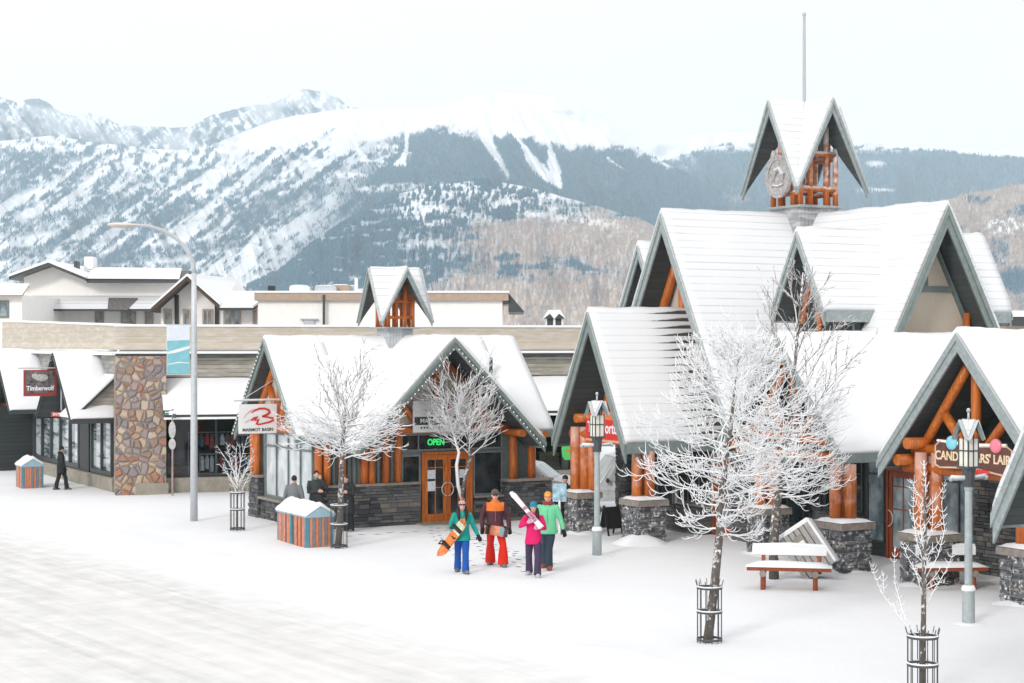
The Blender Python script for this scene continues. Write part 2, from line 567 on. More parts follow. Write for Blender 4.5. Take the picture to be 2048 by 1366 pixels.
def blob(PX, PY, cx, cy, rx, ry, ang=0):
    a = math.radians(ang); dx = PX-cx; dy = PY-cy
    u = (dx*math.cos(a)+dy*math.sin(a))/rx; v = (-dx*math.sin(a)+dy*math.cos(a))/ry
    return np.clip(1.3-(u*u+v*v), 0, 1)

def lerp3(a, b, w): return a*(1-w[...,None]) + b*w[...,None]

trees = []      # far conifers: x, y, z, height, tint
bare = []
def plant(g, dens, n, h, seed, out=None):
    r = np.random.default_rng(seed)
    w = dens.ravel().copy()
    w *= (g['D'].ravel()/g['D'].max())**.5
    w /= w.sum()
    idx = r.choice(w.size, n, p=w)
    nx = g['PX'].shape[1]; nt_ = g['PX'].shape[0]
    J = np.clip(idx//nx, 0, nt_-2); I = np.clip(idx % nx, 0, nx-2)
    u = r.random(n); v = r.random(n)
    def s(A): return (A[J,I]*(1-u)+A[J,I+1]*u)*(1-v)+(A[J+1,I]*(1-u)+A[J+1,I+1]*u)*v
    hh = h*(.55+.8*r.random(n))*s(g['D'])/3000
    (trees if out is None else out).append(np.stack([s(g['X']), s(g['D']), s(g['Z']), hh], 1))

# far rocky range on the left and behind
def cov_far(PX, PY, T):
    n = fbm((PX+PY*.6)/15, (PY-PX*.35)/20, 6, 21, .68); n2 = fbm((PX-PY*.8)/5, (PY+PX*.5)/16, 4, 5, .6)
    w = ss(n*.6+n2*.4, .38, .52)*(.5+.5*ss(fbm(PX/60, PY/40, 3, 9), .35, .6))
    return lerp3(np.broadcast_to(C_SNOW, PX.shape+(3,)), C_ROCK, w*.95)
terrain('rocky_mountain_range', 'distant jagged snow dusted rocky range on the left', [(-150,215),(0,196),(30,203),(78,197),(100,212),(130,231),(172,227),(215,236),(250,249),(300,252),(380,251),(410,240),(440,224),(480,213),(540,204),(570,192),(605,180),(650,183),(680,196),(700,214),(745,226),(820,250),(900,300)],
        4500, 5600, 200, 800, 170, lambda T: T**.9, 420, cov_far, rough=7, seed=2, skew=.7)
# far white dome and snow ridge behind the right
def cov_white(PX, PY, T):
    n = fbm(PX/60, PY/14, 5, 31)
    return lerp3(np.broadcast_to(C_SNOW, PX.shape+(3,)), C_ROCK, ss(n, .60, .75)*.28)
terrain('snowy_ridge', 'far pure white snow ridge behind the clock tower', [(600,260),(760,232),(880,215),(950,190),(1010,181),(1090,186),(1160,208),(1215,240),(1290,282),(1340,280),(1400,264),(1480,262),(1600,268),(1760,284),(1900,292),(2250,312)],
        4450, 5500, 200, 300, 60, lambda T: T**.9, 250, cov_white, rough=3, seed=6)

# right forest ridge
def cov_r(PX, PY, T):
    f = ss(PY, 292, 312)
    f = np.maximum(f, ss(fbm(PX/16, PY/9, 4, 8), .45, .6)*ss(PX, 1330, 1420)*ss(PY, 280, 296))
    left = (1-ss(PX, 1330, 1420))
    sn = left*ss(fbm((PX-PY)/14, PY/22, 4, 4), .40, .55)*(1-ss(PY, 330, 352))
    f = np.clip(f-sn, 0, 1)
    gap = blob(PX, PY, 1750, 328, 22, 7) + blob(PX, PY, 1750, 380, 40, 4) + blob(PX, PY, 1360, 352, 32, 5, 30)
    f = np.clip(f - gap*.8, 0, 1)
    brn = ss(fbm((PX+PY*2)/60, (PY-PX*.25)/26, 4, 77), .55, .7)*ss(PY, 330, 380)*(blob(PX,PY,1440,390,110,30,20)+.35*ss(PX,1800,1950))
    c = lerp3(np.broadcast_to(C_SNOW, PX.shape+(3,)), C_FOR_HAZED, f*.95)
    return lerp3(c, C_BRN, np.clip(brn,0,1)*.8)
g = terrain('forested_ridge', 'blue forested ridge behind the clock tower on the right', [(1200,380),(1260,350),(1300,330),(1340,318),(1400,300),(1490,284),(1560,290),(1720,293),(1850,300),(2048,319),(2250,333)],
        3500, 4900, 60, 300, 90, lambda T: T**.8, 260, cov_r, rough=2, seed=14)
plant(g, (g['C'][...,0] < .35)*1.0, 26000, 5, 3)

# main mountain
def cov_main(PX, PY, T):
    S = np.zeros_like(PX)
    # timber line drops from the right shoulder down to the left
    tl = np.interp(PX, [-200,0,150,300,420,520,640,700,760,850,900,960,1040,1120,1200,1290,1360,1600],
                       [285,290,300,345,330,292,268,266,276,264,262,272,275,285,290,306,335,430])
    n = fbm((PX+PY*.55)/42, (PY-PX*.3)/60, 5, 41); n2 = fbm(PX/9, PY/7, 4, 12)
    f = ss(PY - tl + (n-.5)*40 + (n2-.5)*26, -8, 14)
    # diagonal avalanche streaks on the left two thirds
    st = fbm((PX*.62+PY*.78)/11, (PX*.78-PY*.62)/120, 5, 55, .6)
    st2 = fbm((PX*.5+PY*.86)/46, (PX*.86-PY*.5)/260, 4, 66)
    leftw = 1-ss(PX + (PY-300)*.75, 640, 860)
    streak = ss(st*.6+st2*.4+(n2-.5)*.30, .385, .50)*leftw
    f = f*(1-streak*.95)
    # broad benches of dark forest on the left
    for cx, cy, rx, ry, a in ((95,330,110,10,-20),(250,400,190,9,-27),(60,360,100,22,-25),(340,430,120,14,-18),(120,440,160,20,-12),(330,505,220,16,-8),(80,500,150,12,-8),(150,545,240,12,-4),(560,420,70,24,-35),(640,380,50,20,-30)):
        f = np.maximum(f, blob(PX, PY, cx, cy, rx, ry, a)*ss(n2+n*.5, .5, .85)*.95)
    # upper left white benches
    for cx, cy, rx, ry, a in ((250,285,150,26,8),(370,300,90,20,5),(600,335,44,14,-25),(560,360,60,10,-30),(320,360,90,12,-22),(440,400,80,10,-38),(520,470,60,10,-50)):
        f = f*(1-blob(PX, PY, cx, cy, rx, ry, a)*ss(n2, .28, .5))
    # white bowl and chutes on the face
    ch = np.zeros_like(PX)
    def chute(pts, w):
        ys = np.array([p[1] for p in pts], float); xs = np.array([p[0] for p in pts], float); ws = np.array(w, float)
        cx = np.interp(PY, ys, xs); ww = np.interp(PY, ys, ws)
        ok = (PY > ys[0]-4) & (PY < ys[-1]+4)
        return ok*ss(ww + (n2-.5)*8 - np.abs(PX-cx), -2, 3)
    ch += chute([(966,262),(978,290),(1000,325),(1015,355)], [10,12,9,4])
    ch += chute([(1025,268),(1045,290),(1062,318),(1085,345),(1118,378)], [3,6,13,20,3])
    ch += chute([(1092,272),(1100,300),(1108,335),(1122,378)], [4,6,14,3])
    ch += chute([(700,262),(716,300),(735,318)], [3,4,3])
    ch += chute([(815,262),(812,300),(800,330)], [5,5,12])
    ch += chute([(1215,318),(1232,330),(1250,340)], [4,5,2])
    bowl = ss(fbm(PX/24, PY/10, 4, 91)*.9 + blob(PX, PY, 770, 312, 58, 26), .80, 1.05)*ss(n2, .42, .6)*.85
    f = f*(1-np.clip(ch+bowl,0,1)*.97)
    # thin clearings
    band = blob(PX,PY,690,350,50,6,2)+blob(PX,PY,800,375,110,9,-3)+blob(PX,PY,860,400,40,28)+blob(PX,PY,850,450,50,14)
    f = f*(1-np.clip(band,0,1)*ss(n2, .36, .55)*.8)
    rock = ss(fbm((PX+PY*.6)/13, (PY-PX*.4)/18, 6, 121, .66)*.65+n2*.35, .44, .60)*(1-ss(PX, 400, 520))*(1-ss(PY, 330, 380))*.8
    f = np.clip(f, 0, 1)*(1-.3*leftw*ss(fbm(PX/12, PY/9, 4, 131), .4, .65))
    warm = blob(PX,PY,900,330,90,46,35)*.35+blob(PX,PY,1220,350,110,40,30)*.35
    forest = lerp3(np.broadcast_to(C_FOR_HAZED, PX.shape+(3,)), C_BRN, np.clip(warm,0,1)*ss(n,.4,.65))
    base = lerp3(np.broadcast_to(C_SNOW, PX.shape+(3,)), C_ROCK, rock)
    return base*(1-f[...,None]) + forest*f[...,None]
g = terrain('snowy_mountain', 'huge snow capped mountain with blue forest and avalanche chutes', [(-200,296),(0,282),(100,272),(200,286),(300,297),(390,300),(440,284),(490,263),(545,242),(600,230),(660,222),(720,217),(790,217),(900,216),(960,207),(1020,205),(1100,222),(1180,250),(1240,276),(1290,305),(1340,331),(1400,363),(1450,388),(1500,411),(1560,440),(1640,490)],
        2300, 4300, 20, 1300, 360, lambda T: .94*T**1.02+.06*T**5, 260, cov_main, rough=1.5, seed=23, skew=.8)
dk = (g['C'][...,0] < .16)*1.0 + (g['C'][...,0] < .5)*.25
plant(g, dk, 130000, 5.2, 5)

# brown foothill below the mountain
def cov_foot(PX, PY, T):
    n = fbm(PX/46, PY/14, 6, 17); n2 = fbm(PX/5, PY/4, 3, 15); n3 = fbm(PX/3.2, PY/11, 3, 16)
    blue = np.clip((1-ss(PX + (PY-470)*.35 + (n-.5)*330, 800, 1010)) + blob(PX,PY,1020,530,230,34,4)*.8*ss(n,.4,.62) + (1-ss(PY+(n-.5)*70, 395, 470))*.75, 0, 1)
    c = lerp3(np.broadcast_to(C_BRN, PX.shape+(3,)), C_FOR_HAZED, blue)
    gold = (ss(PY, 540, 600)+blob(PX,PY,1250,470,120,30,18))*ss(n2*.3+n*.7,.42,.62)
    c = lerp3(c, np.array([.52,.39,.27]), np.clip(gold,0,1)*.6)
    sn = (blob(PX,PY,1000,382,190,20,5)+blob(PX,PY,860,405,60,50)+blob(PX,PY,920,425,150,26)*.9+blob(PX,PY,1120,430,150,18,12)*.7+blob(PX,PY,850,480,60,40)*.5)
    c = lerp3(c, C_SNOW, np.clip(np.clip(sn,0,1)*ss(n2*.35+n*.4+n3*.25,.42,.56),0,1)*.9)
    sp = ss(n3, .46, .66)
    return lerp3(c, C_SNOW, sp*(.24*(1-blue)+.10)+ss(fbm(PX/26, PY/5, 4, 87)+.25*(n3-.5), .56, .68)*blue*.35)
g = terrain('brown_foothill', 'brown leafless foothill in front of the mountain', [(300,700),(440,600),(560,540),(640,480),(720,430),(800,388),(870,370),(940,363),(1000,364),(1080,380),(1150,400),(1220,420),(1290,442),(1340,470),(1400,510),(1500,560),(1650,640),(1750,690)],
        1700, 2500, 2, 900, 300, lambda T: T**.85, 130, cov_foot, rough=2, seed=33)
blue = ((g['C'][...,0] < .16)*1.0 + (g['C'][...,0] < .3)*.05)
plant(g, blue, 70000, 5.4, 9)

br_ = (g['C'][...,0] > .2)*(g['C'][...,0] < .72)*(g['C'][...,0] > g['C'][...,2]*1.02)*1.0
plant(g, br_+1e-9, 20000, 4.6, 29, bare)

# brown hill on the right
def cov_right(PX, PY, T):
    n = fbm(PX/40, PY/20, 6, 71); n2 = fbm(PX/8, PY/6, 3, 72)
    c = lerp3(np.broadcast_to(C_BRN, PX.shape+(3,)), C_FOR_HAZED, ss(n, .46, .68)*.6)
    n3 = fbm(PX/3.2, PY/11, 3, 76); c = lerp3(c, C_SNOW, ss(n3,.46,.66)*.16)
    sn = blob(PX,PY,2010,450,40,22)+blob(PX,PY,1960,520,60,20)*.4
    c = lerp3(c, C_SNOW, np.clip(sn*ss(n2,.4,.6)+ss(n2,.5,.66)*.1,0,1))
    return lerp3(c, C_FOR_HAZED, blob(PX,PY,2040,560,60,26)*.9)
g = terrain('right_hill', 'brown leafless hillside behind the steep gable on the right', [(1300,650),(1480,580),(1600,505),(1700,458),(1780,430),(1860,405),(1950,386),(2048,368),(2250,345)],
        1500, 2600, 2, 500, 200, lambda T: T**.85, 110, cov_right, rough=2, seed=43)
plant(g, ((g['C'][...,0] < .26)*1.0+.02), 5000, 5, 19)

plant(g, (g['C'][...,0] > .25)*1.0, 9000, 6, 39, bare)
def forest_mesh(trees, name, label, lo, hi, snowy):
    A = np.concatenate(trees); n = len(A); k = 5
    ang = np.arange(k)*2*np.pi/k
    V = np.zeros((n, k+1, 3)); r = A[:,3]*.2
    V[:,:k,0] = A[:,0,None] + r[:,None]*np.cos(ang); V[:,:k,1] = A[:,1,None] + r[:,None]*np.sin(ang); V[:,:k,2] = A[:,2,None]-A[:,3,None]*.08
    V[:,k,0] = A[:,0]; V[:,k,1] = A[:,1]; V[:,k,2] = A[:,2]+A[:,3]
    b = (np.arange(n)*(k+1))[:,None]
    F = np.stack([np.stack([b[:,0]+i, b[:,0]+(i+1) % k, b[:,0]+k], 1) for i in range(k)], 1).reshape(-1,3)
    me = bpy.data.meshes.new(name)
    me.vertices.add(n*(k+1)); me.vertices.foreach_set('co', V.ravel())
    me.loops.add(F.size); me.loops.foreach_set('vertex_index', F.ravel())
    me.polygons.add(len(F)); me.polygons.foreach_set('loop_start', np.arange(len(F))*3); me.polygons.foreach_set('loop_total', np.full(len(F),3))
    me.update(); me.validate()
    m, nt, b_ = newmat('far_'+name)
    cc = mixc(nt, island(nt), lo, hi)
    cc = mixc(nt, mth(nt, 'MULTIPLY', mth(nt, 'GREATER_THAN', mth(nt,'FRACT', mth(nt,'MULTIPLY', island(nt), 7.7)), 1-snowy), .5), cc, SNOW)
    nt.links.new(cc, b_.inputs['Base Color']); b_.inputs['Roughness'].default_value = .9; b_.inputs['Specular IOR Level'].default_value = .1
    me.materials.append(m)
    o = bpy.data.objects.new(name, me); col.objects.link(o)
    tag(o, label, 'forest', kind='stuff')
forest_mesh(trees, 'conifer_forest', 'dark conifer forest covering the mountain slopes', (.008,.050,.095), (.07,.175,.25), .0)  # cone colours carry some blue haze tint in the base colour
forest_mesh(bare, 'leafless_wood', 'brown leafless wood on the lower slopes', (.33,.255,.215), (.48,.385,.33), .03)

# ------------------------------------------------------------------ ground and road
TH = R(29); E1 = Vector((math.cos(TH), math.sin(TH), 0)); E2 = Vector((-math.sin(TH), math.cos(TH), 0))
def ground_mat():
    m, nt, b = newmat('snow_ground')
    oc = objco(nt)
    n1 = noise(nt, oc, .15, 5); n2 = noise(nt, oc, 1.4, 6, .6); n3 = noise(nt, oc, 9, 5, .65)
    cc = mixc(nt, n2, (.79,.805,.83), (.83,.84,.86))
    sc = ramp(nt, noise(nt, objco(nt, (.6,1,1)), .5, 6, .7), .56, .72)
    cc = mixc(nt, mth(nt, 'MULTIPLY', sc, .28), cc, (.66,.68,.70))
    nt.links.new(cc, b.inputs['Base Color'])
    b.inputs['Roughness'].default_value = .8; b.inputs['Specular IOR Level'].default_value = .2
    bump(nt, b, mth(nt, 'ADD', mth(nt, 'MULTIPLY', n2, .8), mth(nt, 'MULTIPLY', n3, .35)), .4, .06)
    return m
def road_mat():
    m, nt, b = newmat('snow_packed_road')
    oc = objco(nt); o = sep(nt, oc)
    n = noise(nt, objco(nt, (2.6,.05,1)), 1.4, 6, .6); n2 = noise(nt, oc, 1.3, 6, .65); n3 = noise(nt, oc, 25, 4, .6)
    br = noise(nt, objco(nt, (.4,.05,1)), 1.0, 3)
    k = mth(nt, 'MULTIPLY', ramp(nt, mth(nt, 'ADD', mth(nt,'MULTIPLY',n,.5), mth(nt,'MULTIPLY',n2,.5)), .38, .62), ramp(nt, br, .2, .6), clamp=True)
    e = ramp(nt, mth(nt, 'ADD', o[0], mth(nt, 'MULTIPLY', n2, -2.2)), -.6, -3.2)
    k = mth(nt, 'MULTIPLY', mth(nt, 'MULTIPLY', k, e, clamp=True), .75)
    snow_c = mixc(nt, n2, (.79,.805,.83), (.83,.84,.86))
    road_c = mixc(nt, n2, (.79,.785,.77), (.755,.75,.74))
    cc = mixc(nt, k, mixc(nt, e, snow_c, road_c), (.50,.50,.495))
    nt.links.new(cc, b.inputs['Base Color'])
    b.inputs['Roughness'].default_value = .75; b.inputs['Specular IOR Level'].default_value = .25
    bump(nt, b, mth(nt, 'ADD', mth(nt, 'MULTIPLY', n, 1.0), mth(nt, 'MULTIPLY', n3, .25)), .3, .04)
    return m
ROAD_O = Vector((-2.2, 34.0, 0)); ROAD_A = R(55)            # a point on the kerb side edge, and the heading of the road
RD = Vector((-math.cos(ROAD_A), math.sin(ROAD_A), 0)); RN = Vector((-math.sin(ROAD_A), -math.cos(ROAD_A), 0))   # RN points into the road
def lump(x, y):
    p = Vector((x, y, 0)) - ROAD_O
    s = p.dot(RN)
    z = 0.0
    if -3.2 < s < .3: z += .085*math.exp(-((s+1.2)/.75)**2)*(.7+.6*float(vnoise(np.array([p.dot(RD)*.6]), np.array([1.0]), 3)[0]))
    a = np.array([x*.45]); b = np.array([y*.45])
    if s < -.2: z += (float(fbm(a, b, 3, 8)[0])-.5)*.07
    return z
def ground():
    me = bpy.data.meshes.new('snow_ground')
    xs = np.concatenate([np.linspace(-3700,-40,6), np.arange(-30, 30.1, .4), np.linspace(40,3700,6)])
    ys = np.concatenate([np.linspace(-250,8,4), np.arange(16, 80.1, .4), np.linspace(90,6200,8)])
    vs = []
    for y in ys:
        for x in xs:
            z = lump(x, y) if (-30 <= x <= 30 and 16 <= y <= 80) else 0.0
            vs.append((float(x), float(y), z))
    nx = len(xs)
    fs = [(j*nx+i, j*nx+i+1, (j+1)*nx+i+1, (j+1)*nx+i) for j in range(len(ys)-1) for i in range(nx-1)]
    me.from_pydata(vs, [], fs); me.materials.append(ground_mat())
    me.polygons.foreach_set("use_smooth", [True]*len(me.polygons))
    o = bpy.data.objects.new('snow_ground', me); col.objects.link(o)
    tag(o, 'snow covered ground of the plaza', 'ground', kind='structure')
    # road: its own sheet, object y runs along the road
    mb = MB(); n = 60
    for i in range(n):
        pass
    vs = []; fs = []
    for i in range(n+1):
        y = -30 + 130*i/n
        for s in (0, 1.2, 3, 5, 7, 9, 11, 12.5):
            vs.append((-s + (.18*math.sin(y*.9)+.12*math.sin(y*2.3) if s == 0 else 0), y, .006))
    for i in range(n):
        for k in range(7):
            fs.append((i*8+k, i*8+k+1, (i+1)*8+k+1, (i+1)*8+k))
    mb.add(vs, fs)
    o = mb.build('snowy_road', road_mat())
    o.location = ROAD_O; o.rotation_euler = (0,0,math.atan2(RD.y, RD.x)-R(90))
    tag(o, 'snow packed road with grey tyre streaks crossing the lower left', 'road', kind='structure')
ground()

# ------------------------------------------------------------------ air
mb = MB(); mb.box(-3800, 3800, -300, 6300, -1.5, 1000)
m, nt, b = newmat('haze'); nt.nodes.remove(b)
pv = nt.nodes.new("ShaderNodeVolumePrincipled")
pv.inputs['Color'].default_value = (.75,.905,1.0,1)
pv.inputs['Density'].default_value = 1.35e-4
nt.links.new(pv.outputs[0], nt.nodes['Material Output'].inputs['Volume'])
o = mb.build('haze', m); tag(o, 'pale blue winter haze', 'haze', kind='stuff')

# ------------------------------------------------------------------ footprints trodden into the snow
def footprints():
    r = random.Random(12); mb = MB()
    def trail(a, b, wob=.3):
        a = Vector(a); b = Vector(b); L = (b-a).length; d = (b-a)/L; n_ = Vector((-d.y, d.x, 0)); k = int(L/.42); ph = r.uniform(0, 6)
        for i in range(k):
            p = a + d*(i*.42+r.uniform(-.05,.05)) + n_*((.1 if i % 2 else -.1)+wob*math.sin(i*.17+ph))
            z = lump(p.x, p.y)+.005
            w = .055*r.uniform(.9,1.2); l = .14*r.uniform(.9,1.15)
            ring = []
            for q in range(10):
                t = 2*math.pi*q/10; u = d*(l*math.cos(t)) + n_*(w*math.sin(t)*(1.15 if math.cos(t) > 0 else .85)); v = p+u
                ring.append((v.x, v.y, z+.012))
            c = (p.x, p.y, z-.002+.004)
            m0 = len(mb.v); mb.v += ring+[c]; mb.f += [(m0+q, m0+(q+1) % 10, m0+10) for q in range(10)]
    D_ = G(885, 1050); 
    for e in (G(924,1140), G(990,1126), G(1067,1146), G(1096,1132)):
        trail(D_+Vector((r.uniform(-.6,.6), -.6, 0)), e, .25)
    trail(G(640,1075), G(870,1060), .2); trail(G(880,1050), G(1130,1080), .2)
    m, nt, b = newmat('trodden_snow'); n = noise(nt, objco(nt), 20, 4)
    nt.links.new(mixc(nt, n, (.76,.775,.80), (.81,.82,.84)), b.inputs['Base Color']); b.inputs['Roughness'].default_value = .85; b.inputs['Specular IOR Level'].default_value = .1
    o = mb.build('footprints', m); tag(o, 'trodden footprints across the snowy plaza', 'footprints', kind='stuff')
footprints()
# ------------------------------------------------------------------ roofs, walls, piers
def roof(parent, axis, c, half, zr, p, a0, a1, ends=(True, True), snow='roof_snow', th=.13, sn=.09, trim='trim_frost', bd=.5, eave=True, seed=1, name='roof'):
    """snowy gable roof: slab, snow layer, bargeboards at its open ends, eave boards"""
    k = math.sqrt(1+p*p)
    t = th*k
    mb = MB(); mb.chev(axis, c, half, zr, p, t, a0, a1)
    r = mb.build(name, MT['soffit'], parent)
    # snow
    L = a1-a0; na = max(6, int(L/.22)); ns = max(4, int(half*k/.22))
    ovh = .05; sv = sn*k
    ss_ = [-1+i/ns for i in range(ns)] + [i/ns for i in range(ns+1)]
    rows = []
    for i in range(na+1):
        a = a0 - ovh + (L+2*ovh)*i/na
        row = []
        for q in ss_:
            s = q*(half+.03)
            h = zr - p*math.sqrt(s*s+.0025) + .05*p
            e = 1.0
            f = (vnoise(np.array([a*1.7+seed*13.1]), np.array([s*1.9]), seed)[0]-.5)*.05 + (vnoise(np.array([a*5.7]), np.array([s*5.1+seed]), seed+5)[0]-.5)*.03
            if abs(q) > .999: e = .45
            row.append((a, c+s, h + (sv*.75+f)*e))
        rows.append(row)
    def pt(u, v, z): return (u, v, z) if axis == 'x' else (v, u, z)
    vs = []; m = len(ss_)
    for row in rows: vs += [pt(*q) for q in row]
    nb = len(vs)
    for i, row in enumerate(rows):
        for (u, v, z), q in zip(row, ss_):
            s = v-c
            vs.append(pt(u, v, zr - p*abs(s) - (.0 if abs(q) < .999 else .01)+.004))
    fs = []
    for i in range(na):
        for j in range(m-1):
            fs.append((i*m+j, i*m+j+1, (i+1)*m+j+1, (i+1)*m+j))
            fs.append((nb+i*m+j, nb+(i+1)*m+j, nb+(i+1)*m+j+1, nb+i*m+j+1))
        for j in (0, m-1):
            fs.append((i*m+j, (i+1)*m+j, nb+(i+1)*m+j, nb+i*m+j))
    for i in (0, na):
        for j in range(m-1):
            fs.append((i*m+j, i*m+j+1, nb+i*m+j+1, nb+i*m+j))
    mb = MB(); mb.add(vs, fs)
    mb.build('snow_layer', MT[snow], r, smooth=True)
    for on, a, s in ((ends[0], a0, -1), (ends[1], a1, 1)):
        if not on: continue
        mb = MB(); mb.chev(axis, c, half+.015, zr, p, bd*k*.62, a, a+s*.055, drop=.012)
        mb.chev(axis, c, half+.03, zr, p, bd*k*.27, a+s*.055, a+s*.1, drop=.006)
        mb.build('bargeboard', MT[trim], r)
    if eave:
        for s in (-1, 1):
            mb = MB()
            v0 = c+s*(half+.002); v1 = c+s*(half+.045); z1 = zr-p*half; q0 = a0+.002; q1 = a1-.002
            if axis == 'x': mb.box(q0, q1, v0, v1, z1-t-.05, z1-.01)
            else: mb.box(v0, v1, q0, q1, z1-t-.05, z1-.01)
            mb.build('eave_board', MT[trim], r)
    return r

def cross_roof(parent, cx, cy, h, zr, p, name, th=.07, sn=.05, bw=.3):
    """roof of four crossing gables that meet in valleys; each gable a part"""
    k = math.sqrt(1+p*p); t = th*k; s_ = sn*k
    for i in range(4):
        a = i*math.pi/2; ca, sa = round(math.cos(a)), round(math.sin(a))
        def q(u, v, z): return Vector((cx+u*ca-v*sa, cy+u*sa+v*ca, z))
        ze = zr-p*h; mb = MB(); ms = MB(); mt = MB()
        for d in (-1, 1):
            tri = [q(0,0,zr), q(h,0,zr), q(h,d*h,ze)]
            mb.prism([x-Vector((0,0,t)) for x in tri], (0,0,t))
            n = 7; vs = []; fs = []; idx = {}
            for ii in range(n+1):
                for jj in range(ii+1):
                    u = h*1.02*ii/n; v = d*h*1.02*jj/n
                    z = zr - p*math.sqrt(v*v+.0002) + s_*(.8+.45*(vnoise(np.array([u*3.1+i]), np.array([v*3.3+zr]), 3)[0]-.5))*(.55 if jj == ii and ii == n else 1)
                    idx[ii,jj] = len(vs); vs.append(q(u, v, z))
            for ii in range(n):
                for jj in range(ii+1):
                    fs.append((idx[ii,jj], idx[ii+1,jj], idx[ii+1,jj+1]))
                    if jj < ii: fs.append((idx[ii,jj], idx[ii+1,jj+1], idx[ii,jj+1]))
            m0 = len(vs)
            for jj in range(n+1):
                v = d*h*1.02*jj/n; vs.append(q(h*1.02, v, zr-p*abs(v)+.004))
            for jj in range(n): fs.append((idx[n,jj], idx[n,jj+1], m0+jj+1, m0+jj))
            ms.add(vs, fs)
            for o_, dv, dr in ((0, bw*k*.62, .012), (.05, bw*k*.27, .006)):
                e0 = h+o_+.001
                mt.prism([q(e0, 0, zr-dr), q(e0, d*(h+.02), ze-p*.02-dr), q(e0, d*(h+.02), ze-p*.02-dr-dv*.55), q(e0, 0, zr-dr-dv)], q(.05,0,0)-q(0,0,0))
        r = mb.build(name, MT['soffit'], parent)
        ms.build('snow_layer', MT['roof_snow'], r, smooth=True)
        mt.build('bargeboard', MT['trim_frost'], r)

def gable_wall(parent, axis, a, c, half, zr, p, z0, mat, th=.12, name='gable_wall', zcut=None):
    """triangular or house shaped wall across the ridge, at a along it"""
    ze = zr - p*half
    if ze <= z0: half = (zr-z0)/p; pts = [(c-half, z0), (c+half, z0), (c, zr)]
    else: pts = [(c-half, z0), (c+half, z0), (c+half, ze), (c, zr), (c-half, ze)]
    mb = MB()
    if axis == 'x': mb.prism([(a, y, z) for y, z in pts], (th,0,0))
    else: mb.prism([(x, a, z) for x, z in pts], (0,th,0))
    return mb.build(name, mat, parent)

def logs(parent, segs, r=.12, mat='log', name='log_beam', n=10):
    out = []
    for a, b in segs:
        mb = MB(); a = Vector(a); b = Vector(b); d = b-a
        mb.tube([a, a+d*.33, a+d*.67, b], [r*1.03, r*.99, r*1.02, r*.96], n)
        out.append(mb.build(name, MT[mat], parent, smooth=False))
        for pl in out[-1].data.polygons: pl.use_smooth = len(pl.vertices) == 4
    return out

def stones(mb, x0, x1, y0, y1, z0, z1, rnd, course=.1, faces='xXyY', lmin=.14, lmax=.42, proud=.045):
    """dry stacked ledgestones round a core"""
    mb.box(x0+.05, x1-.05, y0+.05, y1-.05, z0-.1, z1-.01)
    z = z0
    while z < z1-.02:
        h = min(course*rnd.uniform(.7, 1.35), z1-z)
        for f in faces:
            a, b = (x0, x1) if f in 'yY' else (y0, y1)
            q = a
            while q < b-.01:
                l = min(rnd.uniform(lmin, lmax), b-q)
                if b-q-l < .08: l = b-q
                d = rnd.uniform(0, proud); g = .006
                if f == 'y': mb.box(q+g, q+l-g, y0-d, y0+.12, z+g, z+h-g)
                if f == 'Y': mb.box(q+g, q+l-g, y1-.12, y1+d, z+g, z+h-g)
                if f == 'x': mb.box(x0-d, x0+.12, q+g, q+l-g, z+g, z+h-g)
                if f == 'X': mb.box(x1-.12, x1+d, q+g, q+l-g, z+g, z+h-g)
                q += l
        z += h
    return mb

def snow_pad(parent, x0, x1, y0, y1, z, h=.07, name='snow_cap', mat='snow'):
    n = 7; vs = []; fs = []
    for j in range(n+1):
        for i in range(n+1):
            u = i/n; v = j/n
            e = min(u, 1-u, v, 1-v)
            k = min(1, e*5)**.5
            q = (vnoise(np.array([u*4+x0*3]), np.array([v*4+y0*3]), 4)[0]-.5)*.35
            vs.append((x0+(x1-x0)*u, y0+(y1-y0)*v, z+.004+h*max(0, k*(1+q))))
    for j in range(n):
        for i in range(n): fs.append((j*(n+1)+i, j*(n+1)+i+1, (j+1)*(n+1)+i+1, (j+1)*(n+1)+i))
    mb = MB(); mb.add(vs, fs)
    return mb.build(name, MT[mat], parent, smooth=True)

def pier(parent, cx, cy, w, d, h, seed, snow=True):
    r = random.Random(seed)
    mb = stones(MB(), cx-w/2, cx+w/2, cy-d/2, cy+d/2, 0, h-.17, r)
    p = mb.build('stone_pier', MT['stone_snow' if snow else 'stone'], parent)
    mb = MB(); mb.cbox(cx-w/2-.07, cx+w/2+.07, cy-d/2-.07, cy+d/2+.07, h-.17, h, .03)
    mb.build('capstone', MT['cap'], p)
    if snow:
        snow_pad(p, cx-w/2-.07, cx+w/2+.07, cy-d/2-.07, cy+d/2+.07, h, .07)
        mb = MB(); drift(mb, cx-(.25 if seed == 32 else 0), cy-(.25 if seed == 32 else 0), w/2+(.45 if seed == 32 else .35), d/2+(.45 if seed == 32 else .35), (.34 if seed == 32 else .2), seed)
        mb.build('snow_drift', MT['snow'], p, smooth=True)
    return p

def drift(mb, cx, cy, rx, ry, h, seed, n=14):
    vs = []; fs = []; rings = 5
    for j in range(rings+1):
        t = j/rings
        for i in range(n):
            a = 2*math.pi*i/n
            k = 1 + .18*math.sin(a*2+seed)+.1*math.sin(a*5+seed*2)
            vs.append((cx+rx*t*k*math.cos(a), cy+ry*t*k*math.sin(a), -.03 + h*(1-t*t)**1.2*(.9+.12*math.sin(a*3+seed)*t)))
    for j in range(rings):
        for i in range(n):
            i2 = (i+1) % n
            fs.append((j*n+i, j*n+i2, (j+1)*n+i2, (j+1)*n+i))
    mb.add(vs, fs)

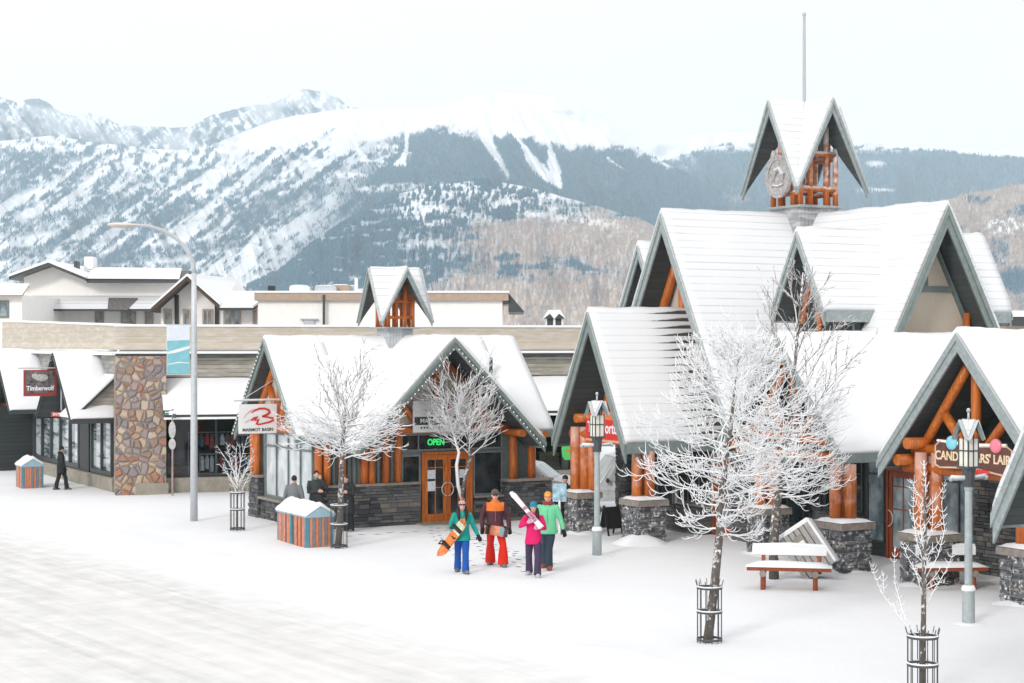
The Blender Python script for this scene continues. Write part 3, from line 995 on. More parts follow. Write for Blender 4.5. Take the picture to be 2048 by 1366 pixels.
def window(parent, plane, a0, a1, pos, z0, z1, nx, zs=(), frame='green', glass='glass_dark', fw=.06, out=-1, name='window', proud=.05):
    """frame with mullions and one pane; plane 'x' lies at x=pos running along y, 'y' at y=pos running along x; out = side it faces"""
    mb = MB()
    def bx(u0, u1, d0, d1, w0, w1):
        d0, d1 = sorted((pos+out*d0, pos+out*d1))
        if plane == 'x': mb.box(d0, d1, u0, u1, w0, w1)
        else: mb.box(u0, u1, d0, d1, w0, w1)
    bx(a0, a1, 0, proud, z0, z0+fw); bx(a0, a1, 0, proud, z1-fw, z1)
    bx(a0, a0+fw, 0, proud-.003, z0+fw, z1-fw); bx(a1-fw, a1, 0, proud-.003, z0+fw, z1-fw)
    for i in range(1, nx):
        u = a0+(a1-a0)*i/nx; bx(u-fw*.4, u+fw*.4, 0, proud-.006, z0+fw, z1-fw)
    for z in zs: bx(a0+fw, a1-fw, 0, proud-.01, z-fw*.4, z+fw*.4)
    o = mb.build(name, MT[frame], parent)
    mb = MB(); bx(a0+.01, a1-.01, .004, .016, z0+.01, z1-.01)
    mb.build('pane', MT[glass], o)
    return o

def door(parent, plane, a0, a1, pos, z1, leaves=2, out=-1, mat='log', glass='glass_dark', ring=True, nx=2, zbars=(.55,.8)):
    mb = MB()
    def bx(m, u0, u1, d0, d1, w0, w1):
        d0, d1 = sorted((pos+out*d0, pos+out*d1))
        if plane == 'x': m.box(d0, d1, u0, u1, w0, w1)
        else: m.box(u0, u1, d0, d1, w0, w1)
    fw = .08
    bx(mb, a0, a0+fw, 0, .09, 0, z1); bx(mb, a1-fw, a1, 0, .09, 0, z1); bx(mb, a0+fw, a1-fw, 0, .087, z1-fw, z1)
    root = mb.build('door_frame', MT[mat], parent)
    W = (a1-a0-2*fw)/leaves
    for k in range(leaves):
        u0 = a0+fw+W*k+.005; u1 = u0+W-.01; m = MB(); s = .12
        bx(m, u0, u0+s, .01, .06, .03, z1-fw-.01); bx(m, u1-s, u1, .01, .06, .03, z1-fw-.01)
        bx(m, u0+s, u1-s, .01, .057, .03, .28); bx(m, u0+s, u1-s, .01, .057, z1-fw-.16, z1-fw-.01)
        for i in range(1, nx):
            c = u0+s+(u1-u0-2*s)*i/nx; bx(m, c-.014, c+.014, .012, .05, .28, z1-fw-.16)
        for zb in zbars: bx(m, u0+s, u1-s, .012, .048, z1*zb-.014, z1*zb+.014)
        d = m.build('door', MT[mat], parent)
        m = MB(); bx(m, u0+.05, u1-.05, .02, .03, .2, z1-fw-.1)
        m.build('pane', MT[glass], d)
        if ring:
            c = (u1-.02) if (leaves == 2 and k == 0) or leaves == 1 else (u0+.02)
            s_ = -1 if (leaves == 2 and k == 0) or leaves == 1 else 1
            m = MB(); pts = []
            for i in range(13):
                a = math.pi*i/12
                u = c+s_*.17*math.sin(a); z = 1.02+.2*math.cos(a); q = pos+out*.1
                pts.append((q, u, z) if plane == 'x' else (u, q, z))
            m.tube(pts, .016, 6); m.build('handle', MT['steel'], d)
    return root

# ================================================================== timber shop complex with the clock tower
O = Vector((8.85, 53.0, 0))
big = thing('timber_shop_building', 'large steep roofed timber shop complex with clock tower and snowy gables', 'building', O, TH)
ZR, PM = 9.22, 1.85
roof(big, 'x', 0, 3.5, ZR, PM, -5.15, 5.15, seed=3, bd=.42)
roof(big, 'y', 0, 3.5, ZR, PM, -6.14, 6.14, seed=4, trim='trim', bd=.46)
roof(big, 'x', -.12, 1.92, 6.34, 1.86, -7.7, -4.28, ends=(True, False), snow='roof_snow_bare', seed=5, trim='trim', bd=.42)
for sx, sy in ((-1,-1), (1,-1), (-1,1)):
    a, b = (-3.36, -.25) if sx < 0 else (.25, 3.36)
    roof(big, 'x', 3.97*sy, 1.14, 8.52, 1.9, a, b, ends=(sx < 0, sx > 0), seed=7+sx+sy*2, bd=.3, trim='trim_frost', name='dormer_roof')
    xa = -2.55 if sx < 0 else 2.43
    gable_wall(big, 'x', xa, 3.97*sy, .98, 8.36, 1.9, 5.2, MT['dark_green'], name='dormer_wall')
    mb = MB(); x0, x1 = sorted((xa+.12 if sx < 0 else xa, sx*.9))
    mb.box(x0, x1, 3.97*sy-.96, 3.97*sy+.96, 5.2, 6.72)
    mb.build('dormer_wall', MT['stucco' if sx > 0 else 'dark_green'], big)
logs(big, [((-2.62, -3.2, 6.0), (-2.62, -3.6, 7.3)), ((-2.62, -4.75, 6.0), (-2.62, -4.35, 7.3)), ((-2.62,-3.97,5.6),(-2.62,-3.97,6.9))], .08, name='dormer_brace')
window(big, 'y', -2.3, -.95, -3.97-.965, 5.75, 6.6, 3, frame='green', glass='glass_dark', name='dormer_window')
roof(big, 'x', -6.58, 2.52, 5.66, 1.13, -6.08, 5.2, ends=(True, True), snow='roof_snow_smooth', seed=11, bd=.42, trim='trim')
roof(big, 'x', -13.46, 2.56, 5.70, 1.13, -6.46, 5.2, ends=(True, True), snow='roof_snow_smooth', seed=12, bd=.44)
roof(big, 'x', -21.9, 2.75, 7.6, 1.85, -10.96, 1.0, ends=(True, True), snow='roof_snow', seed=13, bd=.42)
# gable walls
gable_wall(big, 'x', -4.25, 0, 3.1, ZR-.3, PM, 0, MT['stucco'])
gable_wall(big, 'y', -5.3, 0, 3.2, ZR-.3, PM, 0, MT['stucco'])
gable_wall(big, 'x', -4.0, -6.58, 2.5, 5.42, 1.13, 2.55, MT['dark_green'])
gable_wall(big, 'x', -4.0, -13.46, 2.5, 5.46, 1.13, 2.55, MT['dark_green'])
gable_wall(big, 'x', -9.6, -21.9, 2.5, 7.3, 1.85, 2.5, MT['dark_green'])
# D gable trim
mb = MB()
y = -5.3
mb.box(-1.0, 1.0, y-.05, y-.002, 6.87, 7.03); mb.box(-.09, .07, y-.047, y-.002, 7.03, 8.35)
mb.box(-2.2, -.9, y-.04, y-.002, 5.26, 5.36)
for s in (-1, 1):
    mb.bar((s*.02, y-.035, ZR-.55), (s*3.0, y-.035, ZR-.55-PM*2.98), .06, .2, up=(0,1,0))
mb.build('gable_trim', MT['green'], big)
logs(big, [((1.4, y-.14, 3.0), (1.4, y-.14, 6.3)), ((-2.06, y-.14, 3.0), (-2.06, y-.14, 5.1))], .1, name='gable_post')
# A gable timbers: rafters under the roof, king post
xa = -4.45
logs(big, [((xa, 2.55, 3.6), (xa, .15, 8.1)), ((xa, -2.55, 3.6), (xa, -.15, 8.1)), ((xa, 0, 3.0), (xa, 0, 7.9)), ((xa,-1.85,5.0),(xa,1.85,5.0))], .13, name='gable_timber')
# F, G gable trusses
for c, x in ((-6.58, -5.55), (-13.46, -5.95)):
    z0 = 2.62
    logs(big, [((x, c, 2.9), (x, c, 5.15)), ((x, c+1.75, 3.0), (x, c+.25, 4.95)), ((x, c-1.75, 3.0), (x, c-.25, 4.95)),
               ((x, c+.12, 2.95), (x, c+1.05, 3.95)), ((x, c-.12, 2.95), (x, c-1.05, 3.95)),
               ((x, c+1.75, 2.6), (x, c+1.75, 3.1)), ((x, c-1.75, 2.6), (x, c-1.75, 3.1))], .115, name='truss_log')
    logs(big, [((x-.02, c-2.25, 2.62), (x-.02, c+2.25, 2.62)), ((x-.45, c+2.05, 2.8), (-3.9, c+2.05, 2.8)), ((x-.45, c-2.05, 2.8), (-3.9, c-2.05, 2.8)),
               ((x-.55, c+1.62, 3.2), (-3.9, c+1.62, 3.2)), ((x-.02, c-1.95, 3.05), (x-.02, c+1.95, 3.05))], .13, name='log_beam')
# B gable: porch timbers
x = -7.25
logs(big, [((x, 1.3, 2.85), (x, -1.6, 2.85)), ((x-.25, .96, 3.3), (-4.4, .96, 3.3)), ((x-.2, 1.3, 2.85), (-4.4, 1.3, 2.85)), ((x+.6, -.12, 2.6), (x+.6, -.12, 5.4)),
           ((x+.3, -.72, 4.55), (x+.3, -.05, 3.0)), ((x+.3, -.72, 4.55), (x+.3, -1.3, 3.0)), ((x+.6, -1.2, 2.7), (x+.6, -.3, 5.0)), ((x+.6, 1.0, 2.7), (x+.6, .1, 5.0)), ((x-.3, -1.5, 2.9), (-4.4, -1.5, 2.9))], .13, name='log_beam')
# piers and log posts
piers = [(-7.28, .96, .72, .72, 1.19), (-7.0, -1.84, .85, .85, 1.19), (-6.08, -9.15, .9, .95, 1.19), (-6.05, -12.1, .9, .9, 1.19), (-6.1, -15.25, .9, .9, 1.19), (-5.6, -5.55, .75, .75, 1.2)]
for i, (px_, py_, w, d, h) in enumerate(piers):
    pier(big, px_, py_, w, d, h, 31+i)
    q = .17
    top = (3.05, 2.5, 2.55, 3.0, 3.0, 2.7)[i]
    pp = [(-q*.9, q*.7), (q*.6, -q*.75), (q*1.1, q*1.1)] if i != 0 else [(-q*.8, q*.9), (q*.3, -q*.3), (q*1.2, -q*1.4)]
    logs(big, [((px_+a, py_+b, h), (px_+a, py_+b, top)) for a, b in pp], .145, mat='log_post', name='log_post', n=12)
# ground floor walls
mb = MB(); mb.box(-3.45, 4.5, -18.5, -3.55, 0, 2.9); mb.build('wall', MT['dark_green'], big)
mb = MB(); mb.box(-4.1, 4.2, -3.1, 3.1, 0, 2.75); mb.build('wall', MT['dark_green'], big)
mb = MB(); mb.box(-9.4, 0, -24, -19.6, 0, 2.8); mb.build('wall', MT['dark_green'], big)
r = random.Random(5)
for (x0, x1, y0, y1, z1) in ((-4.75, -4.2, 2.55, 3.15, 2.7), (-4.7, -4.26, -1.2, .55, .75), (-4.6, -4.26, -3.3, -2.6, 2.7), (-3.72, -3.46, -6.9, -5.2, 1.0), (-3.72, -3.46, -13.3, -11.05, 2.6), (-3.72,-3.46,-18.4,-16.6,2.6)):
    stones(MB(), x0, x1, y0, y1, 0, z1, r, faces='xyY').build('stone_pilaster', MT['stone'], big)
# shop fronts
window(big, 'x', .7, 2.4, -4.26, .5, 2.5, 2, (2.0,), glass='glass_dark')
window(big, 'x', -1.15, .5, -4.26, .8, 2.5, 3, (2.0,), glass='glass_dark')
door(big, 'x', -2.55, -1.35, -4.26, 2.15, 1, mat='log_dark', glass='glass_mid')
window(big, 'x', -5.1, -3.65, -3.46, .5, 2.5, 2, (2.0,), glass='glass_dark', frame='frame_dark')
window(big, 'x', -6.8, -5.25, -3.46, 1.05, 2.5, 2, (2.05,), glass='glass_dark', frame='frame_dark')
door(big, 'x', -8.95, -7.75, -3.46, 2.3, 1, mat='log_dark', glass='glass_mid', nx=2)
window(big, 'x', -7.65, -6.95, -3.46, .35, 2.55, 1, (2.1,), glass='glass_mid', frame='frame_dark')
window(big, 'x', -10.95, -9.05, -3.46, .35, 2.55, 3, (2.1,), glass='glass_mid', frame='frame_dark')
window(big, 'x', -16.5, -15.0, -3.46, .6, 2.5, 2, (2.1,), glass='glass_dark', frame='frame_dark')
# clock tower
mb = MB(); mb.box(-.72, .72, -.72, .72, 7.6, 9.5); mb.build('tower_base', planks('base_boards', (.30,.31,.32), 0, .14, frost=.6), big)
mb = MB(); mb.cbox(-.82, .82, -.82, .82, 9.5, 9.57, .01); mb.build('tower_deck', MT['trim_frost'], big)
cross_roof(big, 0, 0, 1.3, 12.72, 2.02, 'tower_roof')
sg = []
for sx in (-1, 1):
    for sy in (-1, 1):
        sg.append(((sx*.66, sy*.66, 9.57), (sx*.66, sy*.66, 11.3)))
        sg.append(((sx*.66, sy*.30, 9.57), (sx*.66, sy*.30, 12.0)))
        sg.append(((sx*.30, sy*.66, 9.57), (sx*.30, sy*.66, 12.0)))
logs(big, sg, .085, mat='log_frost', name='tower_post')
sg = []
for s in (-1, 1):
    for z in (9.95, 11.0):
        sg += [((s*.66, -.62, z), (s*.66, .62, z)), ((-.62, s*.66, z+.12), (.62, s*.66, z+.12))]
logs(big, sg, .09, mat='log_frost', name='tower_rail')
# round frosted emblem on the street face
em_m = plain('frosted_carving', (.42,.40,.40), .8, .25, 9, bmp=.4, frost=.7)
mb = MB(); n = 28; cz = 10.45
def disc(m, x0, x1, r0, r1, cy=0., cz_=10.45, n=28):
    ring = []
    for x, r_ in ((x0, r0), (x0, r1), (x1, r1), (x1, r0)):
        ring.append([(x, cy+r_*math.cos(2*math.pi*k/n), cz_+r_*1.08*math.sin(2*math.pi*k/n)) for k in range(n)])
    m.loft(ring + [ring[0]], cap=False)
disc(mb, -1.02, -.92, .47, .6); disc(mb, -.985, -.93, .0005, .48)
em = mb.build('emblem', em_m, big)
mb = MB()
mb.tube([(-1.0, .25, 10.35), (-1.0, .1, 10.62), (-1.0, -.08, 10.68), (-1.0, -.25, 10.5), (-1.0, -.22, 10.3)], [.05,.09,.08,.1,.05], 6)
mb.tube([(-1.0, .25, 10.2), (-1.0, .0, 10.16), (-1.0, -.25, 10.2)], .035, 6)
for k in range(24):
    a = 2*math.pi*k/24
    mb.box(-1.035, -1.0, .535*math.cos(a)-.02, .535*math.cos(a)+.02, 10.45+.578*math.sin(a)-.02, 10.45+.578*math.sin(a)+.02)
mb.build('emblem_relief', em_m, em)
mb = MB(); mb.tube([(0,0,12.4), (0,0,14.2), (0,0,15.35)], [.055,.05,.042], 8); mb.ell((0,0,15.4), .065,.065,.065, 8, 6)
mb.build('flagpole', MT['pole_grey'], big)
# ================================================================== ski shop on the left of the plaza
K = Vector((-5.82, 51.05, 0))
shop = thing('ski_shop_building', 'low timber and stone ski shop with twin gables and a small roof cupola', 'building', K, TH)
zr, pm = 5.60, 1.09
roof(shop, 'x', 2.35, 2.6, zr, pm, -.55, 1.2, ends=(True, False), snow='roof_snow_smooth', seed=31, bd=.36, trim='trim')
roof(shop, 'x', 2.35, 2.24, zr, pm, 1.2, 6.75, ends=(False, False), snow='roof_snow_smooth', seed=31, eave=False)
roof(shop, 'x', 2.35, 2.6, zr, pm, 6.75, 7.95, ends=(False, True), snow='roof_snow_smooth', seed=31, bd=.36, trim='trim')
mb = MB()
for x_, y_ in ((5.9, 1.6), (6.5, 1.1)): mb.tube([(x_, y_, 4.4), (x_, y_, 5.0)], .06, 8)
mb.build('roof_vent', MT['frame_dark'], shop)
roof(shop, 'y', 3.95, 3.08, zr+.02, 1.02, -1.35, 2.3, ends=(True, False), snow='roof_snow_smooth', seed=32, bd=.36, trim='trim')
# walls
gable_wall(shop, 'x', .0, 2.35, 2.35, zr-.25, pm, 2.75, MT['stucco'])
gable_wall(shop, 'x', 7.35, 2.35, 2.35, zr-.25, pm, 0, MT['stucco'])
gable_wall(shop, 'y', -.02, 3.95, 2.75, zr-.3, 1.02, 2.72, MT['stucco'])
mb = MB(); mb.box(.1, 7.35, .02, 4.7, 0, 2.75); mb.build('wall', MT['green'], shop)
r = random.Random(9)
stones(MB(), -.06, 3.42, -.12, .05, 0, 1.22, r, faces='xyY', lmin=.18, lmax=.55, course=.11).build('stone_wall', MT['stone'], shop)
stones(MB(), -.08, .12, .05, 3.9, 0, .62, r, faces='xY', course=.11).build('stone_wall', MT['stone'], shop)
stones(MB(), -.16, .22, 4.02, 4.82, 0, 1.26, r, faces='xyXY').build('stone_wall', MT['stone'], shop)
stones(MB(), 5.3, 6.35, -.1, .05, 0, .72, r, faces='xyX').build('stone_wall', MT['stone'], shop)
stones(MB(), 6.3, 7.75, -.55, .15, 0, 1.2, r, faces='xyX').build('stone_wall', MT['stone'], shop)
for c_ in ((-.12, 3.42, -.2, -.02, 1.22, 1.29), (-.2, .02, .0, 4.0, .62, .69), (-.22, .28, 3.97, 4.88, 1.26, 1.34), (5.28, 6.36, -.18, -.02, .72, .78), (6.25, 7.8, -.6, .2, 1.2, 1.28)):
    mb = MB(); mb.cbox(*c_, .02); mb.build('wall_coping', MT['cap'], shop)
# board and log wall left of the door
for x in (.16, .42, .92, 1.62, 1.86, 2.32, 2.72):
    logs(shop, [((x, -.06, 1.29), (x, -.06, 2.74))], .115, name='wall_log', n=12)
for x in (-.08,):
    logs(shop, [((x, 4.3, 1.34), (x, 4.3, 2.75)), ((x, 4.62, 1.34), (x, 4.62, 2.75))], .115, name='wall_log', n=12)
mb = MB()
for x in (.3, .62, .75, 1.1, 1.25, 1.4, 2.05, 2.18, 2.5): mb.box(x-.02, x+.02, -.02, .016, 1.29, 2.74)
mb.build('batten', MT['frame_dark'], shop)
logs(shop, [((-.05, -.15, 2.85), (-.05, 4.9, 2.85))], .12, name='log_beam')
logs(shop, [((-.3, -.08, 2.86), (7.7, -.08, 2.86))], .12, name='log_beam')
# left gable timbers
x = -.09
logs(shop, [((x, 2.35, 2.95), (x, 2.35, 5.0)), ((x, 2.35, 3.0), (x, 3.2, 4.1)), ((x, 2.35, 3.0), (x, 1.5, 4.1)), ((x, 4.55, 2.95), (x, 2.5, 5.05)), ((x, .15, 2.95), (x, 2.2, 5.05))], .1, name='gable_timber')
# street side window wall
window(shop, 'x', .08, 3.95, .09, .69, 2.72, 4, (2.28,), glass='glass_pale', frame='green', fw=.07, proud=.07)
# door side
window(shop, 'y', 2.85, 3.5, .02, .5, 2.1, 1, (), glass='glass_dark', frame='green')
window(shop, 'y', 2.85, 6.3, .02, 2.2, 2.72, 6, (), glass='glass_dark', frame='green', fw=.05)
door(shop, 'y', 3.52, 5.24, .02, 2.16, 2, nx=2, zbars=(.5, .78), mat='log')
window(shop, 'y', 5.28, 6.32, .02, .78, 2.14, 1, (), glass='glass_dark', frame='green')
mb = MB(); mb.box(3.3, 5.5, -.7, .0, 0, .05); mb.build('door_step', MT['concrete'], shop)
# front gable timbers and porch posts
y = -.12
logs(shop, [((3.95, y, 2.95), (3.95, y, 5.1)), ((2.15, y, 2.95), (3.0, y, 4.25)), ((5.75, y, 2.95), (4.9, y, 4.25)), ((3.0, y, 4.25), (3.8, y, 5.05)), ((4.9, y, 4.25), (4.1, y, 5.05)), ((2.7, y, 3.75), (3.4, y, 2.98)), ((5.2,y,3.75),(4.5,y,2.98))], .11, name='gable_timber')
for x in (6.5, 7.15): logs(shop, [((x, -.35, 1.28), (x, -.35, 2.75))], .13, name='porch_post', n=12)
logs(shop, [((7.6, .5, 1.0), (7.6, .5, 2.7))], .13, name='porch_post', n=12)
logs(shop, [((6.35, -1.25, 2.72), (6.35, .1, 2.72)), ((7.2, -1.1, 2.65), (7.2, .1, 2.65))], .11, name='log_beam')
mb = MB()
for x0, x1, z0, z1 in ((3.72, 3.98, 1.35, 1.62), (3.72, 3.98, .98, 1.28), (4.8, 4.98, 1.35, 1.6)): mb.box(x0, x1, -.043, -.036, z0, z1)
mb.build('door_notice', plain('notice_paper', (.62,.66,.70), .7, .25, 30), shop)
# cupola
cx, cy = 3.76, 2.35
mb = MB(); mb.box(cx-.42, cx+.42, cy-.42, cy+.42, 4.6, 5.9); mb.build('cupola_base', planks('cupola_boards', (.42,.44,.46), 0, .1, frost=.4), shop)
mb = MB(); mb.cbox(cx-.6, cx+.6, cy-.6, cy+.6, 5.9, 5.95, .01); mb.build('cupola_deck', MT['trim_frost'], shop)
cross_roof(shop, cx, cy, .84, 7.80, 1.92, 'cupola_roof', th=.05, sn=.04, bw=.2)
sg = []
for sx in (-1, 1):
    for sy in (-1, 1): sg += [((cx+sx*.42, cy+sy*.42, 5.95), (cx+sx*.42, cy+sy*.42, 6.95)), ((cx+sx*.42, cy+sy*.15, 5.95), (cx+sx*.42, cy+sy*.15, 7.3)), ((cx+sx*.15, cy+sy*.42, 5.95), (cx+sx*.15, cy+sy*.42, 7.3))]
logs(shop, sg, .055, name='cupola_post')
logs(shop, [((cx-.4, cy-.42, 6.75), (cx+.4, cy-.42, 6.75)), ((cx-.42, cy-.4, 6.7), (cx-.42, cy+.4, 6.7)), ((cx-.4, cy-.42, 6.25), (cx+.4, cy-.42, 6.25))], .05, name='cupola_rail')

# hanging light strings along the bargeboards
bulb_m = emit('white_bulb', (.8, .8, .78), .25)
def light_string(label, pts, n):
    a, b = Vector(pts[0]), Vector(pts[1])
    t = thing('light_string', label, 'string lights', K, TH, 'strings of bulbs on the ski shop roof edges')
    mb = MB(); mb.tube([a, a.lerp(b,.5), b], .008, 5); mb.build('cable', MT['black'], t)
    mb = MB(); mb.ell((0,0,0), .02, .02, .028, 8, 6)
    first = mb.build('bulb', bulb_m, t, smooth=True)
    for i in range(n):
        o = first if i == 0 else first.copy()
        if i: col.objects.link(o); o.parent = t
        o.location = a.lerp(b, (i+.5)/n) + Vector((0,0,-.03))
fy = -1.5
light_string('string of white bulbs along the right slope of the front gable', ((3.98, fy, zr-.25), (6.98, fy, zr-.25-1.02*3.0)), 26)
light_string('string of white bulbs along the left slope of the front gable', ((3.92, fy, zr-.25), (.92, fy, zr-.25-1.02*3.0)), 26)
light_string('string of white bulbs along the far slope of the street gable', ((-.7, 2.38, zr-.25), (-.7, 4.92, zr-.25-1.09*2.54)), 24)

# ================================================================== flat roofed corner store behind
TR = R(15); RC = Vector((-13.95, 63.1, 0))
corner = thing('corner_store_building', 'low wood clad corner store with a cobble stone pillar and snowy pent roofs', 'building', RC, TR)
MT['fascia'] = planks('beige_fascia', (.53,.47,.385), 2, .21, grain=(.35,.35,5), gap=.05, frost=.35, var=.16, gapdark=.75)
MT['siding'] = planks('weathered_siding', (.34,.315,.26), 2, .15, grain=(.5,.5,3), gap=.12, frost=.35)
MT['siding_grey'] = planks('grey_siding', (.27,.27,.255), 2, .16, grain=(.5,.5,3), gap=.1, frost=.3)
def cobble():
    m, nt, b = newmat('river_cobble')
    oc = objco(nt, (1,1,1))
    wv = nt.nodes.new("ShaderNodeTexNoise"); wv.inputs['Scale'].default_value = 1.6
    nt.links.new(oc, wv.inputs['Vector'])
    ad = nt.nodes.new("ShaderNodeMix"); ad.data_type = 'VECTOR'; ad.inputs['Factor'].default_value = .16
    nt.links.new(oc, ad.inputs['A']); nt.links.new(wv.outputs['Color'], ad.inputs['B'])
    vo = nt.nodes.new("ShaderNodeTexVoronoi"); vo.inputs['Scale'].default_value = 4.5
    ve = nt.nodes.new("ShaderNodeTexVoronoi"); ve.feature = 'DISTANCE_TO_EDGE'; ve.inputs['Scale'].default_value = 4.5
    nt.links.new(ad.outputs['Result'], vo.inputs['Vector']); nt.links.new(ad.outputs['Result'], ve.inputs['Vector'])
    cr_ = nt.nodes.new("ShaderNodeValToRGB"); cr_.color_ramp.interpolation = 'CONSTANT'
    cols = [(.34,.21,.15), (.52,.37,.26), (.27,.23,.235), (.42,.18,.11), (.56,.43,.32), (.22,.21,.225), (.40,.30,.275), (.48,.29,.17), (.33,.27,.26), (.58,.46,.36)]
    el = cr_.color_ramp.elements
    while len(el) < len(cols): el.new(.5)
    for i, c in enumerate(cols): el[i].position = i/len(cols); el[i].color = (*c, 1)
    sx = nt.nodes.new("ShaderNodeSeparateColor"); nt.links.new(vo.outputs['Color'], sx.inputs[0]); nt.links.new(sx.outputs[0], cr_.inputs[0])
    n = noise(nt, oc, 9, 5)
    cc = mixc(nt, mth(nt, 'MULTIPLY', n, .5), cr_.outputs[0], (.2,.16,.14))
    e = ramp(nt, ve.outputs['Distance'], .02, .06)
    cc = mixc(nt, e, (.21,.19,.175), cc)
    nt.links.new(cc, b.inputs['Base Color']); b.inputs['Roughness'].default_value = .7
    bump(nt, b, ramp(nt, ve.outputs['Distance'], 0, .2), .8, .08)
    return m
MT['cobble'] = cobble()
CW = 17.0
mb = MB(); mb.box(0, CW, .3, 14, 2.85, 5.0); mb.box(-.1, CW, .2, .3, 4.2, 4.9); mb.build('wall', MT['siding'], corner)
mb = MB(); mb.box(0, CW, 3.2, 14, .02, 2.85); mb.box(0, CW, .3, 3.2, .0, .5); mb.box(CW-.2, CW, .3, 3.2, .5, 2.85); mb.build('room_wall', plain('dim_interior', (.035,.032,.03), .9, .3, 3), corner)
for x_ in (1.3, 5.25, 9.65, 12.05, 14.35, 16.6):
    mb = MB(); mb.box(x_-.12, x_+.12, .1, .3, .5, 2.85); mb.build('shop_front_post', MT['frame_dark'], corner)
mb = MB(); mb.box(-.35, CW+.2, -.05, .1, 5.2, 6.04); mb.build('fascia', MT['fascia'], corner)
mb = MB(); mb.cbox(-.38, CW+.25, -.1, .25, 6.04, 6.12, .02); mb.build('fascia_snow', MT['snow'], corner)
mb = MB(); mb.box(-.2, CW, .1, 13, 5.0, 5.75); mb.build('flat_roof', MT['snow'], corner)
mb = MB(); mb.cbox(-.36, CW+.2, -.28, -.05, 5.06, 5.14, .02); mb.build('ledge_snow', MT['snow'], corner)
mb = MB(); mb.box(-.35, CW+.2, -.25, -.03, 4.98, 5.06); mb.build('ledge', MT['frame_dark'], corner)
# cobble corner pillar
mb = MB(); mb.cbox(-.36, 1.42, -.55, .9, 0, 4.97, .02); mb.build('stone_pillar', MT['cobble'], corner)
mb = MB(); mb.cbox(.35, 1.5, -.62, .6, -.02, .42, .03); mb.build('pillar_plinth', MT['concrete'], corner)
# pent roof, siding, window front right of the pillar
def pent(parent, x0, x1, y0, y1, z1, z0, mat='roof_snow_smooth'):
    mb = MB(); mb.prism([(x0, y1, z1), (x0, y0, z0), (x0, y0, z0-.16), (x0, y1, z1-.16)], (x1-x0,0,0)); r_ = mb.build('pent_roof', MT['frame_dark'], parent)
    mb = MB(); n = 24; m_ = 8; vs = []; fs = []
    for i in range(n+1):
        for j in range(m_+1):
            u = x0-.02+(x1-x0+.04)*i/n; q = j/m_; v = y0-.05+(y1-y0+.05)*q
            vs.append((u, v, z0+(z1-z0)*q+.06+(vnoise(np.array([u*1.5]), np.array([v*3.0]), 2)[0]-.5)*.05))
    nb = len(vs)
    for i in range(n+1):
        for j in range(m_+1):
            x_, y_, z_ = vs[i*(m_+1)+j]; vs.append((x_, y_, z0+(z1-z0)*j/m_+.003 if j else z0-.06))
    w = m_+1
    for i in range(n):
        for j in range(m_): fs.append((i*w+j, (i+1)*w+j, (i+1)*w+j+1, i*w+j+1))
        fs.append((i*w, (i+1)*w, nb+(i+1)*w, nb+i*w))
    for i in (0, n):
        for j in range(m_): fs.append((i*w+j, i*w+j+1, nb+i*w+j+1, nb+i*w+j))
    mb.add(vs, fs); mb.build('snow_layer', MT[mat], r_, smooth=True)
    return r_
pent(corner, 1.3, CW, -1.25, .2, 4.1, 2.95)
mb = MB(); mb.box(1.3, CW, -1.28, -1.18, 2.72, 2.8); mb.build('gutter', MT['white'], corner)
mb = MB(); mb.box(1.25, CW, -.12, .28, 0, .55); mb.build('plinth', MT['concrete'], corner)
dark_shelf = glassmat('dim_shop_glass', (.016,.015,.015), c2=(.05,.035,.03))
window(corner, 'y', 1.35, 5.2, .28, .58, 2.75, 2, (), glass='glass_clear', frame='frame_dark', fw=.1)
w_ = window(corner, 'y', 5.3, 9.6, .28, .58, 2.75, 3, (), glass='glass_clear', frame='frame_dark', fw=.1)
for k_ in range(3): window(corner, 'y', 9.9+2.3*k_, 12.0+2.3*k_, .28, .58, 2.75, 1, (), glass='glass_clear', frame='frame_dark', fw=.1)
# garments on rails behind the display glass: small proud boxes seen through as colours
GM = [plain('garment_%d' % i, c, .8, .2, 9) for i, c in enumerate([(.65,.07,.06), (.16,.16,.19), (.7,.6,.52), (.5,.07,.08), (.07,.2,.24), (.75,.75,.76), (.28,.18,.14)])]
def rack(label, x0, x1, y_, z_, n, seed, h_=.62):
    r = random.Random(seed); w_ = (x1-x0)/n
    tk = thing('clothes_rack', label, 'clothes rack', Vector(corner.location) + Matrix.Rotation(TR, 3, 'Z') @ Vector((x0, y_, 0)), TR, 'display racks in the corner store window')
    mb = MB(); mb.tube([(0,0,z_+.06), (x1-x0,0,z_+.06)], .02, 6); mb.tube([(0,0,.5), (0,0,z_+.06)], .02, 6); mb.tube([(x1-x0,0,.5), (x1-x0,0,z_+.06)], .02, 6); mb.build('rail', MT['steel'], tk)
    for i in range(n):
        mb = MB(); hh = h_*r.uniform(.75, 1.1); a = i*w_+.02; b_ = (i+1)*w_-.02
        mb.loft([[(a+.03, -.12, z_), (b_-.03, -.12, z_), (b_-.03, .12, z_), (a+.03, .12, z_)], [(a, -.2, z_-.12), (b_, -.2, z_-.12), (b_, .2, z_-.12), (a, .2, z_-.12)], [(a, -.18, z_-hh), (b_, -.18, z_-hh), (b_, .18, z_-hh), (a, .18, z_-hh)]])
        mb.build('garment', r.choice(GM), tk)
rack('upper rail of red and grey garments in the corner store window', 2.3, 5.1, .55, 2.1, 15, 3, .5)
rack('lower rail of mixed garments in the corner store window', 2.7, 5.1, .5, 1.3, 14, 5, .55)
tk = thing('wooden_crate', 'small pale wooden crate displayed in the far corner store window', 'crate', P(1098, 918, 68.2), TR)
